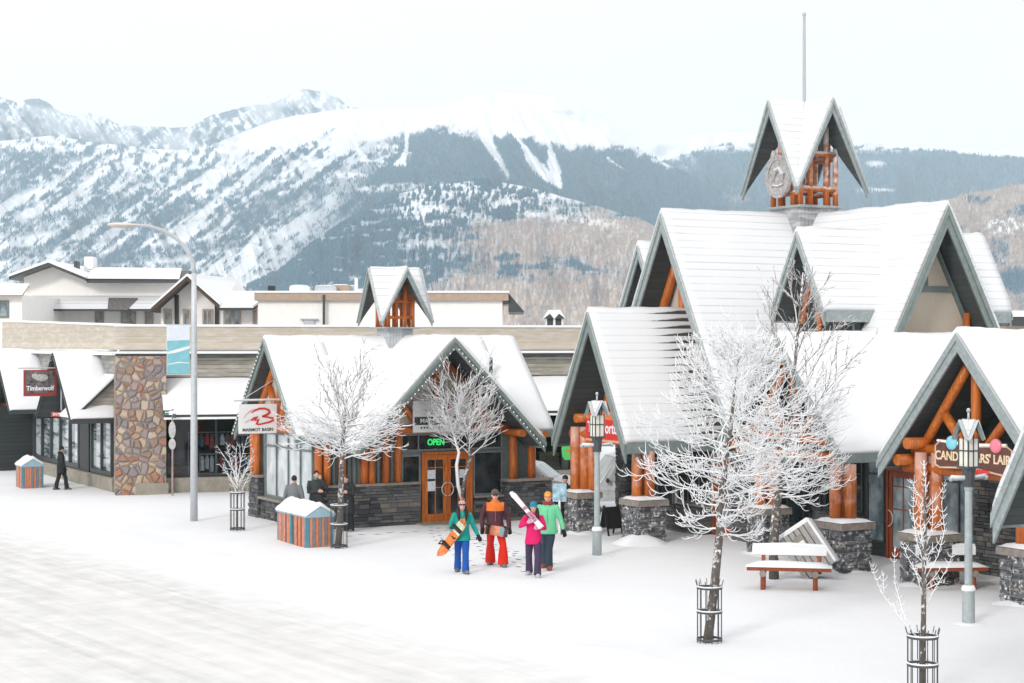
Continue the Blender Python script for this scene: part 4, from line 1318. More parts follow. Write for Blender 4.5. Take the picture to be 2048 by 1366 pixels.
mb = MB(); mb.cbox(-.38,.38,0,.4,-.28,.28,.01); mb.build('crate_box', plain('crate_wood', (.42,.33,.24), .8, .2, 8), tk)
mb = MB()
for z_ in (-.18, 0, .18): mb.box(-.4,.4,-.03,-.001,z_-.07,z_+.07)
mb.build('crate_slats', plain('crate_slat_wood', (.46,.36,.27), .8, .25, 12), tk)
sf = thing('display_sofa', 'dark display sofa behind the corner store glass beside the cobble pillar', 'sofa', Vector(corner.location) + Matrix.Rotation(TR, 3, 'Z') @ Vector((2.2, 1.1, .5)), TR)
mb = MB(); mb.cbox(-1.0,1.0,-.4,.4,0,.42,.06); mb.build('seat', GM[6], sf)
mb = MB(); mb.cbox(-1.0,1.0,.25,.5,.42,.95,.08); mb.build('backrest', GM[1], sf)
for s_ in (-1, 1): mb = MB(); mb.cbox(s_*1.1-.12, s_*1.1+.12, -.4, .45, 0, .65, .08); mb.build('armrest', GM[6], sf)

# street side along the road, running back along local -x/+y
SR = TH
ST = thing('street_front_building', 'wood sided street front with two steep snowy entrance gables and tall windows', 'building', RC + Vector((-.35, .5, 0)), SR)
# local: x into the building, y away along the street
mb = MB(); mb.box(.1, .3, .55, 26, 0, 5.0); mb.build('wall', MT['siding_grey'], ST)
mb = MB(); mb.box(-.15, .15, .3, 26, 0, .5); mb.build('plinth', MT['concrete'], ST)
mb = MB(); mb.cbox(-.2, 6, .2, 26, 5.0, 5.12, .02); mb.build('flat_roof', MT['snow'], ST)
mb = MB(); mb.prism([(.25, .1, 5.2), (.25, 19.5, 5.2), (.25, 19.5, 6.42), (.25, .1, 6.06)], (.15,0,0)); mb.build('fascia', planks('street_fascia', (.53,.47,.385), 2, .21, grain=(.35,.35,5), gap=.05, frost=.35, var=.16, gapdark=.75), ST)
mb = MB(); mb.prism([(.2, .0, 6.06), (.2, 19.6, 6.42), (.2, 19.6, 6.5), (.2, .0, 6.14)], (.3,0,0)); mb.build('fascia_snow', MT['snow'], ST)
G1, G2 = 3.05, 12.5
for yc in (G1, G2):
    roof(ST, 'x', yc, 2.5, 5.08, .95, -1.55, .15, ends=(True, False), snow='roof_snow_smooth', seed=41+int(yc), bd=.2, trim='frame_dark', th=.1, sn=.08)
    gable_wall(ST, 'x', -.75, yc, 2.2, 4.85, .95, 2.75, MT['dark_green'])
    logs(ST, [((-.85, yc-2.1, 2.75), (-.85, yc+2.1, 2.75))], .1, mat='log_dark' if yc == G2 else 'frame_dark', name='gable_beam')
# pent roof between gable and pillar, with a boarded cheek
mb = MB(); mb.prism([(.1, .9, 4.05), (-1.3, .9, 2.72), (.1, .9, 2.72)], (0,.1,0)); mb.build('pent_cheek', MT['siding'], ST)
mb = MB(); mb.prism([(.1, .75, 4.2), (-1.45, .75, 2.75), (-1.45, .75, 2.62), (.1, .75, 4.07)], (0,1.7,0)); p_ = mb.build('pent_roof', MT['frame_dark'], ST)
mb = MB(); mb.prism([(.1, .73, 4.3), (-1.5, .73, 2.82), (-1.5, .73, 2.72), (.1, .73, 4.2)], (0,1.75,0)); mb.build('snow_layer', MT['roof_snow_smooth'], p_)
window(ST, 'x', .9, 3.7, .1, .55, 2.6, 2, (), glass='glass_street', frame='frame_dark', fw=.13, proud=.12)
mb = MB(); mb.box(-.02, .12, 3.9, 5.2, .1, 2.55); mb.build('door', MT['black'], ST)
window(ST, 'x', 5.3, 12.6, .1, .55, 2.7, 5, (), glass='glass_street', frame='frame_dark', fw=.16, proud=.14)
mb = MB(); mb.box(-1.35, .1, 13.0, 16.5, 0, 2.75); mb.build('siding_panel', MT['dark_green'], ST)
window(ST, 'x', 17, 20, .1, .5, 2.7, 3, (), glass='glass_dark', frame='frame_dark', fw=.14)

# ================================================================== buildings further back
def flat_block(name, label, px0, px1, ytop, d, dep, fas, tan='tan', roofpix=None):
    a = P(px0, 650, d); b_ = P(px1, 650, d); zt = CAM_H + (683-ytop)*d/FPX
    t = thing(name, label, 'building', (a.x, d, 0))
    w = b_.x-a.x
    mb = MB(); mb.box(0, w, 0, dep, 0, zt-fas); mb.build('wall', MT['cream_wall'], t)
    mb = MB(); mb.box(-.15, w+.3, -.25, dep, zt-fas, zt); mb.build('fascia', MT[tan], t)
    mb = MB(); mb.cbox(-.2, w+.35, -.3, dep, zt, zt+.1, .03); mb.build('snow_layer', MT['snow'], t)
    return t, w, zt
wb_, w, zt = flat_block('white_flat_building', 'long white rendered block with tan roof fascia behind the cupola', 516, 1005, 586, 88, 14, .38)
mb = MB(); mb.box(3.28, 3.4, -.3, -.2, 4, zt-.1); mb.build('downpipe', MT['frame_dark'], wb_)
mb = MB(); mb.box(2.3, 2.85, -.12, 0, 6.15, 6.6); mb.box(2.15, 3.0, -.2, 0, 6.6, 6.66); mb.build('wall_vent', MT['steel'], wb_)
mb = MB(); mb.prism([(w+.3, 0, zt), (w+1.1, 0, zt-.95), (w+.3, 0, zt-.95)], (0,9,0)); mb.build('lean_to_roof', MT['frame_dark'], wb_)
mb = MB(); mb.box(.35, .7, 1, 1.4, zt, zt+.4); mb.build('vent', MT['black'], wb_)
for x_, y_, wd, h_, c_ in ((2.4, 4, 1.1, .42, 'steel'), (3.2, 5, .9, .5, 'tan'), (1.2, 3, 1.0, .4, 'white'), (3.8, 6, .5, .5, 'steel'), (4.6, 3, .9, .2, 'white')):
    mb = MB(); mb.cbox(x_, x_+wd, y_, y_+1.2, zt+.05, zt+.05+h_, .04); mb.box(x_+.1, x_+wd-.1, y_-.02, y_, zt+.12, zt+h_-.02)
    o = mb.build('rooftop_unit', MT[c_], wb_); snow_pad(o, x_, x_+wd, y_, y_+1.2, zt+.05+h_, .06)
mb = MB(); mb.tube([(4.72, 2.5, zt), (4.72, 2.5, zt+.85)], .09, 8); mb.build('flue', MT['white'], wb_)

# hotel with the wide low gable
D_ = 98
def wx(px, d=D_): return (px-1024)*d/FPX
def wz(py, d=D_): return CAM_H + (683-py)*d/FPX
hotel = thing('white_hotel_building', 'white rendered hotel with a wide low snowy gable and lower skirt roof', 'building', (0, D_, 0))
mb = MB()
mb.prism([(wx(48),0,wz(700)), (wx(352),0,wz(700)), (wx(352),0,wz(556)), (wx(178),0,wz(556)), (wx(108),0,wz(531)), (wx(48),0,wz(553))], (0,12,0))
mb.build('wall', MT['cream_wall'], hotel)
mb = MB()
def slab(mb, pts, y0, y1, th):
    for (xa, za), (xb, zb) in zip(pts[:-1], pts[1:]):
        mb.prism([(xa, y0, za), (xb, y0, zb), (xb, y0, zb-th), (xa, y0, za-th)], (0, y1-y0, 0))
g_pts = [(wx(30), wz(555)), (wx(108), wz(527)), (wx(182), wz(557)), (wx(360), wz(559))]
slab(mb, g_pts[:3], -1.2, 12, .16); r_ = mb.build('roof', MT['frame_dark'], hotel)
mb = MB(); slab(mb, [(x_, z_+.14) for x_, z_ in g_pts[:3]], -1.25, 12, .135); mb.build('snow_layer', MT['snow'], r_)
# long slope of the wing: eave in front, ridge behind
mb = MB(); mb.prism([(wx(182), -1.0, wz(560)), (wx(182), 3.5, wz(536)), (wx(182), 3.5, wz(543)), (wx(182), -1.0, wz(567))], (wx(362)-wx(182), 0, 0)); r_ = mb.build('roof', MT['frame_dark'], hotel)
mb = MB(); mb.prism([(wx(180), -1.1, wz(555)), (wx(160), 3.5, wz(529)), (wx(340), 3.5, wz(531)), (wx(366), -1.1, wz(556))], (0,0,-.1)); mb.build('snow_layer', MT['snow'], r_)
mb = MB(); mb.prism([(wx(52), -1.8, wz(619)), (wx(68), .1, wz(592)), (wx(330), .1, wz(592)), (wx(330), -1.8, wz(619))], (0,0,-.12)); r_ = mb.build('skirt_roof', MT['frame_dark'], hotel)
mb = MB(); mb.prism([(wx(50), -1.85, wz(617)), (wx(66), .1, wz(589)), (wx(332), .1, wz(589)), (wx(332), -1.85, wz(617))], (0,0,-.06)); mb.build('snow_layer', snowmat('skirt_snow', lines=.9, pitch=.2), r_)
mb = MB(); mb.prism([(wx(232), -2.05, wz(619)), (wx(222), -.6, wz(596)), (wx(280), -.6, wz(596)), (wx(272), -2.05, wz(619))], (0,0,-.08)); mb.build('bare_shingles', plain('bare_shingle', (.16,.15,.15), .8, .5, 14), hotel)
for a_, b_ in ((190, 208), (242, 272), (290, 307)):
    window(hotel, 'y', wx(a_), wx(b_), -.02, wz(648), wz(622), 2, (), glass='glass_mid', frame='tan', fw=.08)
mb = MB(); mb.box(wx(130), wx(137), 2, 2.6, wz(534), wz(519)); mb.build('roof_vent', MT['frame_dark'], hotel)
mb = MB(); mb.cbox(wx(142), wx(160), 3, 4, wz(534), wz(508), .04); mb.build('chimney', MT['white'], hotel)
mb = MB()
for px_ in (54, 71, 86, 100, 114): mb.box(wx(px_)-.03, wx(px_)+.03, -1.7, -1.64, wz(660), wz(620))
mb.box(wx(40), wx(118), -1.72, -1.62, wz(623), wz(620)); mb.build('balcony_posts', MT['frame_dark'], hotel)
mb = MB(); mb.box(wx(52), wx(116), -1.5, -1.46, wz(652), wz(623)); mb.build('balcony_glass', MT['glass_pale'], hotel)

# chalet wing in front of the hotel
D2 = 93
chalet = thing('chalet_wing_building', 'white chalet with dark timber rafters and a snowy gable behind the lamp', 'building', (0, D2, 0))
X = lambda p: wx(p, D2); Z = lambda p: wz(p, D2)
mb = MB(); mb.prism([(X(322),0,Z(700)), (X(518),0,Z(700)), (X(518),0,Z(612)), (X(440),0,Z(606)), (X(385),0,Z(560)), (X(322),0,Z(612))], (0,8,0)); mb.build('wall', MT['cream_wall'], chalet)
mb = MB(); slab(mb, [(X(312), Z(618)), (X(383), Z(555)), (X(447), Z(612))], -1.3, 8, .2); r_ = mb.build('roof', plain('dark_timber', (.07,.045,.035), .7, .2), chalet)
mb = MB(); slab(mb, [(X(311), Z(613)), (X(383), Z(549)), (X(449), Z(607))], -1.34, 8, .13); mb.build('snow_layer', MT['snow'], r_)
mb = MB(); mb.prism([(X(444), -1.2, Z(614)), (X(455), 3.5, Z(582)), (X(530), 3.5, Z(582)), (X(512), -1.2, Z(614))], (0,0,-.2)); r_ = mb.build('roof', MT['frame_dark'], chalet)
mb = MB(); mb.prism([(X(443), -1.25, Z(612)), (X(430), 3.5, Z(578)), (X(532), 3.5, Z(578)), (X(513), -1.25, Z(612))], (0,0,-.12)); mb.build('snow_layer', MT['snow'], r_)
mb = MB(); mb.prism([(X(383), -.2, Z(552)), (X(440), 6, Z(552)), (X(470), 6, Z(600)), (X(447), -.2, Z(608))], (0,0,.1)); mb.build('side_slope_snow', MT['snow'], chalet)
for p_ in (354, 434):
    mb = MB(); mb.box(X(p_)-.1, X(p_)+.1, -.15, -.01, Z(700), Z(590 if p_ < 400 else 608)); mb.build('timber_post', MT['black'], chalet)
for a_, b_ in ((328, 344), (366, 382), (405, 426), (447, 482), (506, 514)):
    window(chalet, 'y', X(a_), X(b_), -.02, Z(652), Z(618), 2 if b_-a_ > 18 else 1, (), glass='glass_mid', frame='tan', fw=.09)
mb = MB(); mb.prism([(X(338), .5, Z(575)), (X(370), .5, Z(556)), (X(372), .5, Z(575))], (0,2,0)); mb.build('brick_gable_end', plain('brown_brick', (.35,.13,.05), .8, .3, 9), chalet)

edge = thing('white_house_building', 'white house with green framed window at the left picture edge', 'building', (0, 90, 0))
X = lambda p: wx(p, 90); Z = lambda p: wz(p, 90)
mb = MB(); mb.box(X(-120), X(44), 0, 8, 0, Z(590)); mb.build('wall', MT['cream_wall'], edge)
mb = MB(); mb.prism([(X(-120), -.5, Z(590)), (X(-120), 3, Z(566)), (X(26), 3, Z(566)), (X(50), -.5, Z(590))], (0,0,-.1)); r_ = mb.build('roof', MT['tan'], edge)
mb = MB(); mb.prism([(X(-120), -.55, Z(588)), (X(-120), 3, Z(563)), (X(27), 3, Z(563)), (X(51), -.55, Z(588))], (0,0,-.06)); mb.build('snow_layer', MT['snow'], r_)
window(edge, 'y', X(-14), X(18), -.01, Z(636), Z(601), 1, (), glass='glass_mid', frame='green', fw=.1)

# little louvred cupola on a far roof
D3 = 92
far = thing('far_shop_roof', 'snowy far roof with a small louvred vent cupola', 'building', (wx(1109, D3), D3, 0))
Z = lambda p: wz(p, D3)
mb = MB(); mb.box(-1.0, 4.5, .4, 5, 0, Z(657)); mb.build('flat_roof', MT['snow'], far)
mb = MB(); mb.box(-.42, .42, .5, 1.2, Z(665), Z(637)); c_ = mb.build('vent_cupola', MT['frame_dark'], far)
mb = MB(); mb.box(-.06, .06, .45, .5, Z(660), Z(637)); mb.box(-.45, -.38, .46, .5, Z(660), Z(637)); mb.box(.38, .45, .46, .5, Z(660), Z(637)); mb.build('louvre_frame', MT['white'], c_)
mb = MB()
for q in (-.24, .24):
    mb.prism([(q-.3, .3, Z(637)), (q, .3, Z(626)), (q+.3, .3, Z(637))], (0,.9,0))
mb.build('cupola_gable', MT['frame_dark'], c_)
mb = MB(); mb.prism([(-.6, .25, Z(637)), (-.32, .7, Z(620)), (.32, .7, Z(620)), (.6, .25, Z(637)), (.24, .25, Z(627)), (0, .25, Z(638)), (-.24, .25, Z(627))], (0,.2,.02)); mb.build('snow_layer', MT['snow'], c_)

# low building at the right edge behind the steep gable
sid = thing('right_back_building', 'low dark roofed building at the right edge behind the steep gable', 'building', (wx(2010, 75), 75, 0))
mb = MB(); mb.box(0, 8, 0, 6, 0, wz(650, 75)); mb.build('wall', MT['stucco'], sid)
mb = MB(); mb.box(-.1, 8, -.8, 6, wz(652, 75), wz(634, 75)); mb.build('roof', MT['frame_dark'], sid)
mb = MB(); mb.cbox(-.2, 8, -.9, 6, wz(634, 75), wz(622, 75), .05); mb.build('snow_layer', MT['snow'], sid)
# ================================================================== signs
def ribbon(mb, pts, wid, z, th=.006):
    """flat stroke in a panel's own plane"""
    L = []; Rr = []
    for i, p in enumerate(pts):
        a = Vector(pts[max(0, i-1)]); b = Vector(pts[min(len(pts)-1, i+1)]); d = (b-a).normalized(); n = Vector((-d.y, d.x))
        w = wid[i]/2 if hasattr(wid, '__len__') else wid/2
        p = Vector(p); L.append(p+n*w); Rr.append(p-n*w)
    for i in range(len(pts)-1):
        q = [L[i], L[i+1], Rr[i+1], Rr[i]]
        mb.prism([(v.x, v.y, z) for v in q], (0,0,th))

def logo(parent, M, s):
    def q(l): return [((x-660)/700*s, -(y-560)/700*s) for x, y in l]
    mb = MB()
    ribbon(mb, q([(480,470),(560,420),(660,385),(780,385),(870,420),(890,470),(830,520),(720,555)]), [.02*s,.05*s,.06*s,.06*s,.07*s,.08*s,.07*s,.05*s], .02)
    ribbon(mb, q([(720,555),(860,575),(980,600),(990,630),(900,675),(760,705),(640,725),(580,700)]), [.05*s,.05*s,.06*s,.07*s,.06*s,.05*s,.05*s,.07*s], .02)
    ribbon(mb, q([(470,640),(540,590),(610,560),(560,640),(640,620),(600,700)]), [.05*s,.08*s,.08*s,.08*s,.09*s,.06*s], .0201)
    o = mb.build('logo', MT['red'], parent, M=M)
    mb = MB(); ribbon(mb, q([(300,590),(360,500),(460,430),(560,390)]), [.01*s,.03*s,.04*s,.01*s], .0195); ribbon(mb, q([(330,680),(420,630),(500,590)]), [.01*s,.03*s,.01*s], .0195)
    mb.build('logo_sweep', plain('pale_red_paint', (.70,.42,.40), .5, .05), parent, M=M)
    return o

def panel(parent, M, w, h, mat, name='board', th=.02):
    mb = MB(); mb.box(-w/2, w/2, -h/2, h/2, -th, th*.6); return mb.build(name, mat, parent, M=M)

FN = (E2.x*-1, E2.y*-1)            # front (plaza) facing
SN = (-E1.x, -E1.y)                # street facing
def bl(root, x, y, z):             # local point of a building in world
    return Vector(root.location) + Matrix.Rotation(root.rotation_euler.z, 3, 'Z') @ Vector((x, y, z))

sp = bl(shop, -.86, 2.2, 3.18)
s1 = thing('hanging_sign', 'white hanging shop sign with red brush stroke logo beside the street gable', 'sign', sp)
M = facing((0,0,0), *FN)
panel(s1, M, 1.2, .88, MT['white'])
logo(s1, M @ Matrix.Translation((.05,.06,0)), .98)
text('MARMOT BASIN', 'lettering', .135, MT['frame_dark'], s1, M @ Matrix.Translation((0,-.33,.014)), bold=.002)
mb = MB(); a = Vector((0,0,.55)); mb.tube([a-E1*.75, a+E1*.8], .022, 6); mb.tube([a-E1*.55, a+E1*.75+Vector((0,0,.75))], .012, 5); mb.tube([a+E1*.75, a+E1*.8+Vector((0,0,-.05))-E2*.0], .015, 5)
mb.tube([a-E1*.5, a-E1*.5-Vector((0,0,.1))], .01, 4); mb.tube([a+E1*.5, a+E1*.5-Vector((0,0,.1))], .01, 4)
mb.build('bracket', MT['steel'], s1)
mb = MB(); mb.tube([a-E1*.75+Vector((0,0,.03)), a+E1*.75+Vector((0,0,.03))], .02, 6); mb.build('snow_cap', MT['snow'], s1)

sp = bl(shop, 4.05, -.3, 3.25)
s2 = thing('gable_sign', 'wide white shop sign with red logo under the front gable behind the frosted tree', 'sign', sp)
M = facing((0,0,0), *FN)
panel(s2, M, 1.9, .95, MT['white'])
logo(s2, M @ Matrix.Translation((0,.2,0)), .8)
panel(s2, M @ Matrix.Translation((0,-.13,.016)), 1.8, .24, MT['frame_dark'], 'name_band', .012)
text('MARMOT BASIN', 'lettering', .2, MT['white'], s2, M @ Matrix.Translation((0,-.13,.026)), bold=.002)
mb = MB()
for i in range(14): mb.box(-.7+i*.1, -.64+i*.1, -.36, -.31, .013, .017)
mb.build('small_print', MT['frame_dark'], s2, M=M)

sp = bl(shop, 4.0, .0, 2.45)
s3 = thing('open_sign', 'green glowing OPEN sign in the transom window over the doors', 'sign', sp)
M = facing((0,0,0), *FN)
panel(s3, M @ Matrix.Translation((0,0,.02)), .62, .34, MT['black'])
text('OPEN', 'lettering', .26, emit('green_neon', (.03,.7,.16), .75), s3, M @ Matrix.Translation((0,0,.045)), sx=.85, bold=.008)
sp = bl(shop, 3.17, -.0, .66)
s4 = thing('window_sign', 'small dark red notice sign in the window left of the doors', 'sign', sp)
panel(s4, facing((0,0,0), *FN) @ Matrix.Translation((0,0,.09)), .44, .3, MT['red_dark'])
text('LAKES', 'lettering', .13, MT['white'], s4, facing((0,0,0), *FN) @ Matrix.Translation((0,0,.103)), bold=.002)

sp = bl(big, -7.42, -.55, 3.1)
s5 = thing('cafe_sign', 'red and orange cafe sign under the left porch gable behind the lantern', 'sign', sp)
M = facing((0,0,0), *SN)
panel(s5, M, 2.1, .9, MT['red'])
panel(s5, M @ Matrix.Translation((0,.33,.014)), 2.1, .24, MT['orange_paint'], 'orange_band', .012)
text('Tim Hortons', 'lettering', .44, MT['white'], s5, M @ Matrix.Translation((0,-.03,.014)), sx=.82, bold=.006)
panel(s5, M @ Matrix.Translation((0,-.38,.014)), 2.1, .06, plain('tan_paint', (.6,.4,.2), .5, .1), 'tan_band', .012)

sp = bl(big, -6.25, -13.7, 3.0)
s6 = thing('candy_shop_sign', 'dark candy shop sign with pale lettering and two candy balls over the right porch', 'sign', sp)
M = facing((0,0,0), *SN)
mb = MB()
mb.prism([(-1.12,-.22,0), (-1.0,-.27,0), (0,-.22,0), (1.0,-.34,0), (1.15,-.25,0), (1.15,.18,0), (1.02,.25,0), (0,.2,0), (-1.0,.27,0), (-1.12,.18,0)], (0,0,.05))
mb.build('board', plain('brown_board', (.12,.045,.03), .6, .2), s6, M=M)
mb = MB(); o_ = [(-1.14,-.23),(-1.0,-.29),(0,-.24),(1.0,-.36),(1.17,-.26),(1.17,.19),(1.02,.27),(0,.22),(-1.0,.29),(-1.14,.19),(-1.14,-.23)]
ribbon(mb, o_, .035, .045, .012); mb.build('rim', plain('tan_rim', (.62,.45,.32), .6, .15, frost=.4), s6, M=M)
text("CANDY BEARS' LAIR", 'lettering', .275, plain('cream_letters', (.80,.62,.42), .5, .05), s6, M @ Matrix.Translation((0,-.03,.055)), sx=.92, bold=.006)
for x_, c_, r_ in ((-.62, (.22,.62,.75), .17), (.72, (.80,.22,.30), .17)):
    mb = MB(); mb.ell((x_, .27, .06), r_, r_*.95, .07, 16, 10); mb.build('candy_ball', plain('candy_%d' % int(c_[0]*100), c_, .35, .05), s6, smooth=True, M=M)
mb = MB(); mb.ell((.35,-.33,.06), .2, .07, .05, 12, 8); mb.ell((.2,-.31,.05), .1,.06,.04, 10, 6); mb.build('red_candy', MT['red'], s6, smooth=True, M=M)
mb = MB(); mb.tube([(-1.1,.3,.03), (0,.25,.03), (1.0,.3,.03)], [.03,.04,.03], 6); mb.build('snow_cap', MT['snow'], s6, M=M)

# sign on the street front
sp = bl(ST, -2.6, 6.6, 3.75)
s7 = thing('wooden_sign', 'red framed hanging sign with an animal picture on the street front', 'sign', P(80, 766, 65.4))
M = facing((0,0,0), -E2.x, -E2.y)
panel(s7, M, 1.22, .98, MT['red_dark'])
panel(s7, M @ Matrix.Translation((0,.04,.014)), 1.06, .8, plain('sign_picture', (.16,.14,.15), .7, .6, 5), 'picture', .012)
text('Timberwolf', 'lettering', .24, MT['white'], s7, M @ Matrix.Translation((0,-.2,.026)), sx=.9, bold=.006)
mb = MB(); mb.ell((.05,.2,.025), .26, .14, .012, 10, 6); mb.ell((-.2,.26,.025), .12,.1,.012, 8, 6); mb.build('picture_figure', plain('pale_print', (.48,.46,.46), .7, .3, 12), s7, M=M)
mb = MB(); a = Vector((0,0,.56)); mb.tube([a-E1*.8, a+E1*.85], .03, 6); mb.tube([a+E1*.8, a+E1*.8-Vector((0,0,1.6))], .03, 6); mb.tube([a-E1*.1, a+E1*.8+Vector((0,0,.5))], .012, 5); mb.build('bracket', MT['steel'], s7)
s8 = thing('entrance_sign', 'small dark red ENTRANCE sign board above the shop windows', 'sign', P(124, 829, 65.6))
M = facing((0,0,0), -E1.x*.5-E2.x*.5, -E1.y*.5-E2.y*.5)
panel(s8, M, .92, .18, MT['red_dark'])
text('ENTRANCE', 'lettering', .14, MT['white'], s8, M @ Matrix.Translation((0,0,.013)), sx=1.05, bold=.002)

# green poster and window display of the corner store
s9 = thing('green_poster', 'bright green bird shaped poster in the corner store window', 'poster', P(1136, 902, 66.6))
mb = MB()
mb.prism([(-.22,-.2,0), (-.12,-.34,0), (.12,-.34,0), (.22,-.15,0), (.25,.1,0), (.15,.3,0), (.05,.38,0), (-.12,.34,0), (-.25,.12,0)], (0,0,.02)); mb.build('poster_sheet', emit('green_poster', (.10,.55,.14), .05), s9, M=facing((0,0,0), 0, -1))  # printed sheet, given a faint glow of its own
mb = MB(); mb.box(-.08,.08,-.03,.04,.02,.03); mb.build('poster_print', MT['orange_paint'], s9, M=facing((0,0,0), 0, -1))

# ================================================================== street furniture
def lantern_post(label, base):
    t = thing('lantern_post', label, 'lamp post', base, TH, 'grey lantern posts on the plaza')
    mb = MB(); mb.lathe([(.0,-.1),(.125,-.1),(.118,.62),(.128,.63),(.128,.70),(.10,.72),(.0,.72)], n=16); mb.build('base', MT['lamp_paint'], t, smooth=False)
    mb = MB(); mb.lathe([(.135,.66),(.14,.70),(.11,.76),(.085,.77),(.085,.66)], n=14); mb.build('snow_collar', MT['snow'], t, smooth=True)
    mb = MB(); mb.lathe([(.0,.7),(.078,.7),(.07,2.6),(.085,2.62),(.085,2.68),(.0,2.68)], n=14); mb.build('pole', MT['lamp_paint'], t)
    mb = MB(); mb.tube([(-.42,0,2.84),(.42,0,2.84)], .03, 8); mb.ell((-.45,0,2.84),.05,.05,.05,8,6); mb.ell((.45,0,2.84),.05,.05,.05,8,6); mb.build('cross_arm', MT['lamp_paint'], t, smooth=True)
    mb = MB(); mb.tube([(-.44,0,2.885),(-.2,0,2.875),(0,0,2.88),(.2,0,2.872),(.44,0,2.885)], [.035,.026,.03,.026,.035], 7); mb.build('snow_cap', MT['snow'], t, smooth=True)
    mb = MB(); mb.lathe([(.0,2.68),(.11,2.68),(.12,2.86),(.13,3.0),(.16,3.04),(.0,3.04)], n=10); mb.build('neck', MT['iron'], t)
    L = MB(); h = .13; z0, z1 = 3.04, 3.66
    L.box(-h-.03, h+.03, -h-.03, h+.03, z0, z0+.04)
    for sx in (-1, 1):
        for sy in (-1, 1): L.box(sx*h-.011, sx*h+.011, sy*h-.011, sy*h+.011, z0+.04, z1)
    for s in (-1, 1):
        L.box(-h, h, s*(h+.006)-.01, s*(h+.006)+.01, z0+.33, z0+.355); L.box(s*(h+.006)-.01, s*(h+.006)+.01, -h, h, z0+.33, z0+.355)
        L.box(-.006, .006, s*(h+.006)-.01, s*(h+.006)+.01, z0+.04, z1+.12); L.box(s*(h+.006)-.01, s*(h+.006)+.01, -.006, .006, z0+.04, z1+.12)
    lan = L.build('lantern_frame', MT['iron'], t)
    mb = MB(); g = h-.004; mb.box(-g, g, -g, g, z0+.041, z1-.05)
    mb.build('lantern_glass', plain('frosted_lantern_glass', (.80,.78,.70), .3, .08, 6, frost=.2), lan)
    cross_roof(t, 0, 0, .168, 3.98, 1.95, 'lantern_roof', th=.012, sn=.02, bw=.035)
    mb = MB(); mb.lathe([(.0,3.9),(.03,3.92),(.022,4.05),(.018,4.12),(.0,4.12)], n=8); mb.ell((0,0,4.16),.042,.042,.048,8,6); mb.build('finial', MT['lamp_paint'], t, smooth=True)
    mb = MB(); drift(mb, 0, 0, .42, .42, .09, 3); mb.build('snow_drift', MT['snow'], t, smooth=True)
    return t
lantern_post('grey lantern post standing in front of the red cafe sign', G(1194, 1113))
lantern_post('grey lantern post standing in front of the candy shop sign', G(1937, 1249))

# tall street lamp
b_ = G(388, 1041)
t = thing('street_lamp', 'tall pale grey street lamp with a long curved arm', 'street lamp', b_)
arm = -E1
mb = MB(); mb.tube([(0,0,-.05),(0,0,3),(0,0,6),(0,0,7.6)], [.115,.105,.09,.075], 14); mb.build('pole', MT['steel'], t, smooth=True)
pts = []
for i in range(11):
    a = i/10*math.pi/2
    pts.append(Vector((0,0,7.6)) + arm*1.75*(1-math.cos(a)) + Vector((0,0,1.42*math.sin(a))))
pts.append(pts[-1]+arm*.15)
mb = MB(); mb.tube(pts, [.075-.003*i for i in range(12)], 10); mb.build('arm', MT['steel'], t, smooth=True)
c = pts[-1]+arm*.36+Vector((0,0,-.02))
mb = MB(); mb.ell((0,0,0), .46, .15, .085, 14, 8)
mb.build('lamp_head', plain('lamp_head_paint', (.55,.48,.42), .5, .1, frost=.5), t, smooth=True, M=Matrix.Translation(c) @ Matrix.Rotation(TH, 4, 'Z'))
bn = thing('banner', 'white and aqua street banner hung on the tall street lamp', 'banner', b_ + arm*.5)
M = Matrix.Rotation(TH, 4, 'Z')
zt_, zb_ = 5.98, 4.52
mb = MB(); mb.box(-.36,.36,-.012,.012,zb_,zt_); mb.build('cloth', plain('banner_white', (.70,.76,.84), .7, .04), bn, M=M)
mb = MB(); mb.prism([(-.355,-.016,zb_), (.355,-.016,zb_), (.355,-.016,5.55), (-.355,-.016,5.52)], (0,.003,0)); mb.build('aqua_field', plain('banner_aqua', (.22,.52,.60), .7, .08, 4), bn, M=M)
for pts_, w_ in (([(-.35,5.15),(-.1,5.2),(.15,5.27),(.35,5.33)], [.06,.1,.1,.07]), ([(-.35,4.8),(.0,4.86),(.35,4.84)], [.02,.04,.02])):
    mb = MB(); ribbon(mb, pts_, w_, 0, .003); mb.build('white_swoosh', MT['white'], bn, M=M @ Matrix(((1,0,0,0),(0,0,1,-.021),(0,1,0,0),(0,0,0,1))))
mb = MB()
for z_ in (zt_+.03, zb_-.03): mb.tube([(-.38,0,z_),(.46,0,z_)], .018, 6)
mb.tube([(.42,0,zb_),(.40,0,zb_+.4)], .012, 5)
mb.build('banner_rod', MT['steel'], bn, M=M)

